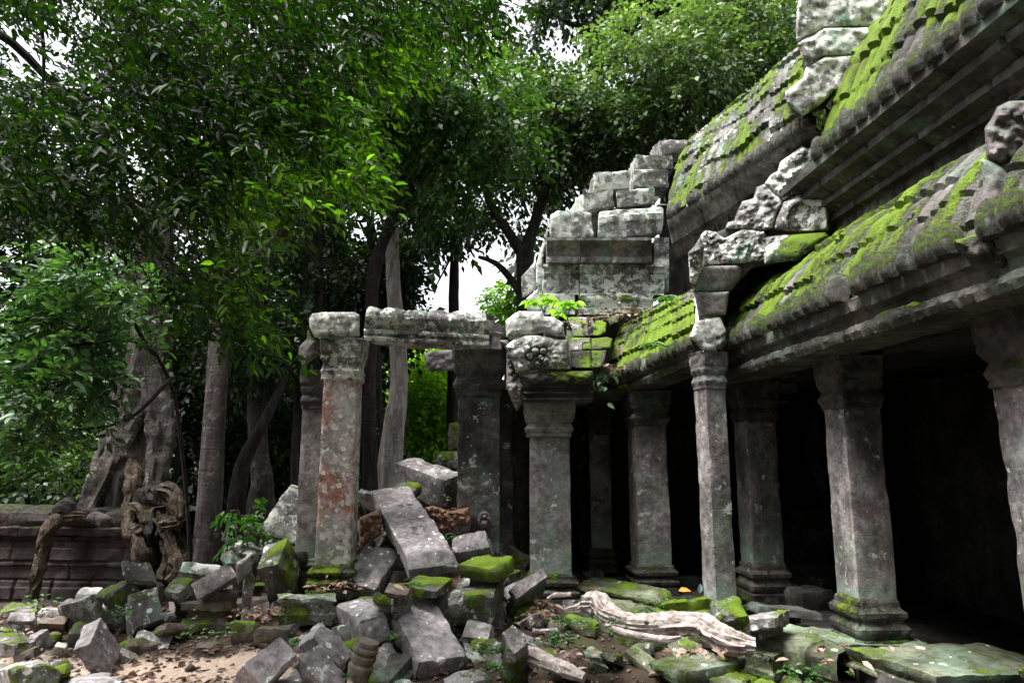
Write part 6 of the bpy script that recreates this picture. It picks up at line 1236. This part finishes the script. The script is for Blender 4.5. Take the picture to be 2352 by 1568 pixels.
# --- litter and seedlings
def litter():
    rng = np.random.default_rng(101); n = 4200
    x = rng.uniform(-6.5, 2.6, n); y = rng.uniform(4.4, 11, n); q = np.stack([x, y, 0 * x], -1)
    k = fbm(q * 1.1, 6, 3) + .25 * (y > 6) > -.05 + .2 * rng.random(n); x, y = x[k], y[k]
    P = np.stack([x, y, ground_z(x, y) + rng.uniform(.004, .03, len(x))], 1); a = rng.uniform(0, 6.28, len(x))
    D = np.stack([np.cos(a), np.sin(a), rng.normal(0, .25, len(x))], 1); N = np.stack([rng.normal(0, .4, len(x)), rng.normal(0, .4, len(x)), np.ones(len(x))], 1)
    V, F, r, k = leaves(P, D, N, rng.uniform(.05, .12, len(x)), rng.uniform(.015, .03, len(x)), rng, True, .15)
    M['litter'] = leaf_mat('dead_leaf', (.05, .026, .016), (.155, .09, .068), (.36, .25, .21), .05, .7, .2)
    o = mk('leaf_litter', V, F, M['litter'], None, {'rnd': np.repeat(r, 6)}, smooth=False, origin=(0, 7, -.2)); tag(o, 'fallen brown leaves scattered over ground and stones', 'leaves', kind='stuff')
    # drifts on roofs and slabs
    parts = []
    for (px, py, d, rx, ry, c) in ((1400, 725, 9.9, 40, 8, 60), (1385, 845, 8.75, 22, 5, 45), (1470, 715, 9.6, 40, 10, 60), (1340, 745, 9.4, 30, 6, 30), (1290, 850, 8.3, 20, 3, 10), (1600, 330, 10.8, 10, 20, 26), (1250, 1410, 6.9, 30, 12, 50), (1590, 1500, 5.6, 40, 8, 30), (615, 1410, 7.3, 30, 8, 60), (780, 1345, 7.6, 30, 8, 60), (1900, 1500, 5.4, 60, 20, 14), (1290, 1520, 6.0, 40, 20, 60)):
        m = c; X = px + rng.normal(0, rx, m); Y = py + rng.normal(0, ry, m); P = W(X, Y, d + rng.normal(0, .05, m)); a = rng.uniform(0, 6.28, m)
        D = np.stack([np.cos(a), np.sin(a), rng.normal(0, .3, m)], 1); N = np.stack([rng.normal(0, .5, m), -.3 + rng.normal(0, .5, m), np.ones(m)], 1)
        v, f, r, k = leaves(P, D, N, rng.uniform(.05, .11, m), rng.uniform(.015, .028, m), rng, True, .1); parts.append((v, f, np.repeat(np.clip(r + .15, 0, 1), 6)))
    V, F, r = merge(parts); o = mk('leaf_drift', V, F, M['litter'], None, {'rnd': r}, smooth=False); tag(o, 'drifts of dead leaves caught on roofs and slabs', 'leaves', kind='stuff')
litter()
def gravel():
    rng = np.random.default_rng(121); n = 2600
    x = rng.uniform(-6, 2.6, n); y = rng.uniform(4.4, 9.5, n); r = rng.uniform(.006, .028, n) * (1 + (rng.random(n) > .93))
    base = np.array([(1, 0, 0), (.3, .95, 0), (-.8, .6, 0), (-.8, -.6, 0), (.3, -.95, 0), (0, 0, .8), (0, 0, -.6)], float); tri = []
    for i in range(5): tri += [(i, (i + 1) % 5, 5, 5), ((i + 1) % 5, i, 6, 6)]
    T = np.array([(a_, b_, c_) for a_, b_, c_, _ in tri])
    Vv = base[None] * (1 + rng.normal(0, .2, (n, 7, 3))); a = rng.uniform(0, 6.28, n); ca, sa = np.cos(a)[:, None], np.sin(a)[:, None]
    Vv = np.stack([Vv[..., 0] * ca - Vv[..., 1] * sa, Vv[..., 0] * sa + Vv[..., 1] * ca, Vv[..., 2]], -1) * r[:, None, None] + np.stack([x, y, ground_z(x, y) + r * .25], -1)[:, None]
    F = (T[None] + np.arange(n)[:, None, None] * 7).reshape(-1, 3)
    o = mk('gravel', Vv.reshape(-1, 3), F, M['brown'], None, None, smooth=False, origin=(0, 7, -.3)); tag(o, 'small stone chips and grit lying on the soil', 'gravel', kind='stuff')
    parts = []
    for k in range(150):
        px_, y_ = rng.uniform(-5, 2.2), rng.uniform(4.6, 8.5); a_ = rng.uniform(0, 6.28); l_ = rng.uniform(.08, .35); z_ = float(ground_z(px_, y_)) + .015
        p0 = np.array([px_, y_, z_]); p2 = p0 + [math.cos(a_) * l_, math.sin(a_) * l_, rng.uniform(-.01, .05)]; p1 = (p0 + p2) / 2 + rng.normal(0, .03, 3) * [1, 1, .3]
        parts.append(tube([p0, p1, p2], [.006, .005, .003], seg=4, res=.08, seed=k))
    V, F, _ = merge(parts); o = mk('twigs', V, F, M['bark_grey'], None); tag(o, 'dry twigs strewn over the soil between the stones', 'twigs', kind='stuff')
gravel()
def seedlings():
    rng = np.random.default_rng(111); parts = []
    for (px, py, d, m, s) in ((1030, 1240, 8.2, 26, 16), (905, 1470, 6.4, 16, 12), (945, 1350, 6.8, 12, 12), (1120, 1500, 5.9, 22, 14), (1135, 1540, 5.6, 16, 12), (1275, 1475, 6.2, 40, 24), (1290, 1430, 6.7, 18, 14), (680, 1480, 6.6, 18, 14), (480, 1460, 7.0, 26, 40), (100, 1390, 8.5, 26, 26), (280, 1410, 7.4, 22, 20), (810, 1560, 5.6, 10, 8), (1500, 1400, 6.5, 18, 30), (1440, 1440, 6.1, 20, 40), (1850, 1560, 5.3, 30, 40), (1010, 1150, 9.2, 10, 26)):
        X = px + rng.normal(0, s, m); Y = py + rng.normal(0, s * .4, m); P0 = W(X, Y, d + rng.normal(0, .08, m)) + [0, 0, .02]
        P = np.repeat(P0, 3, 0); a = rng.uniform(0, 6.28, len(P)); D = np.stack([np.cos(a), np.sin(a), rng.uniform(-.1, .6, len(P))], 1)
        v, f, r, k = leaves(P, D, np.tile([0, -.3, 1.0], (len(P), 1)) + rng.normal(0, .2, (len(P), 3)), rng.uniform(.03, .06, len(P)), rng.uniform(.010, .018, len(P)), rng, True, .2); parts.append((v, f, np.repeat(r, 6)))
    V, F, r = merge(parts); o = mk('seedlings', V, F, M['lf_green'], None, {'rnd': r}, smooth=False); tag(o, 'tiny green seedlings sprouting between the stones', 'plants', kind='stuff')
seedlings()
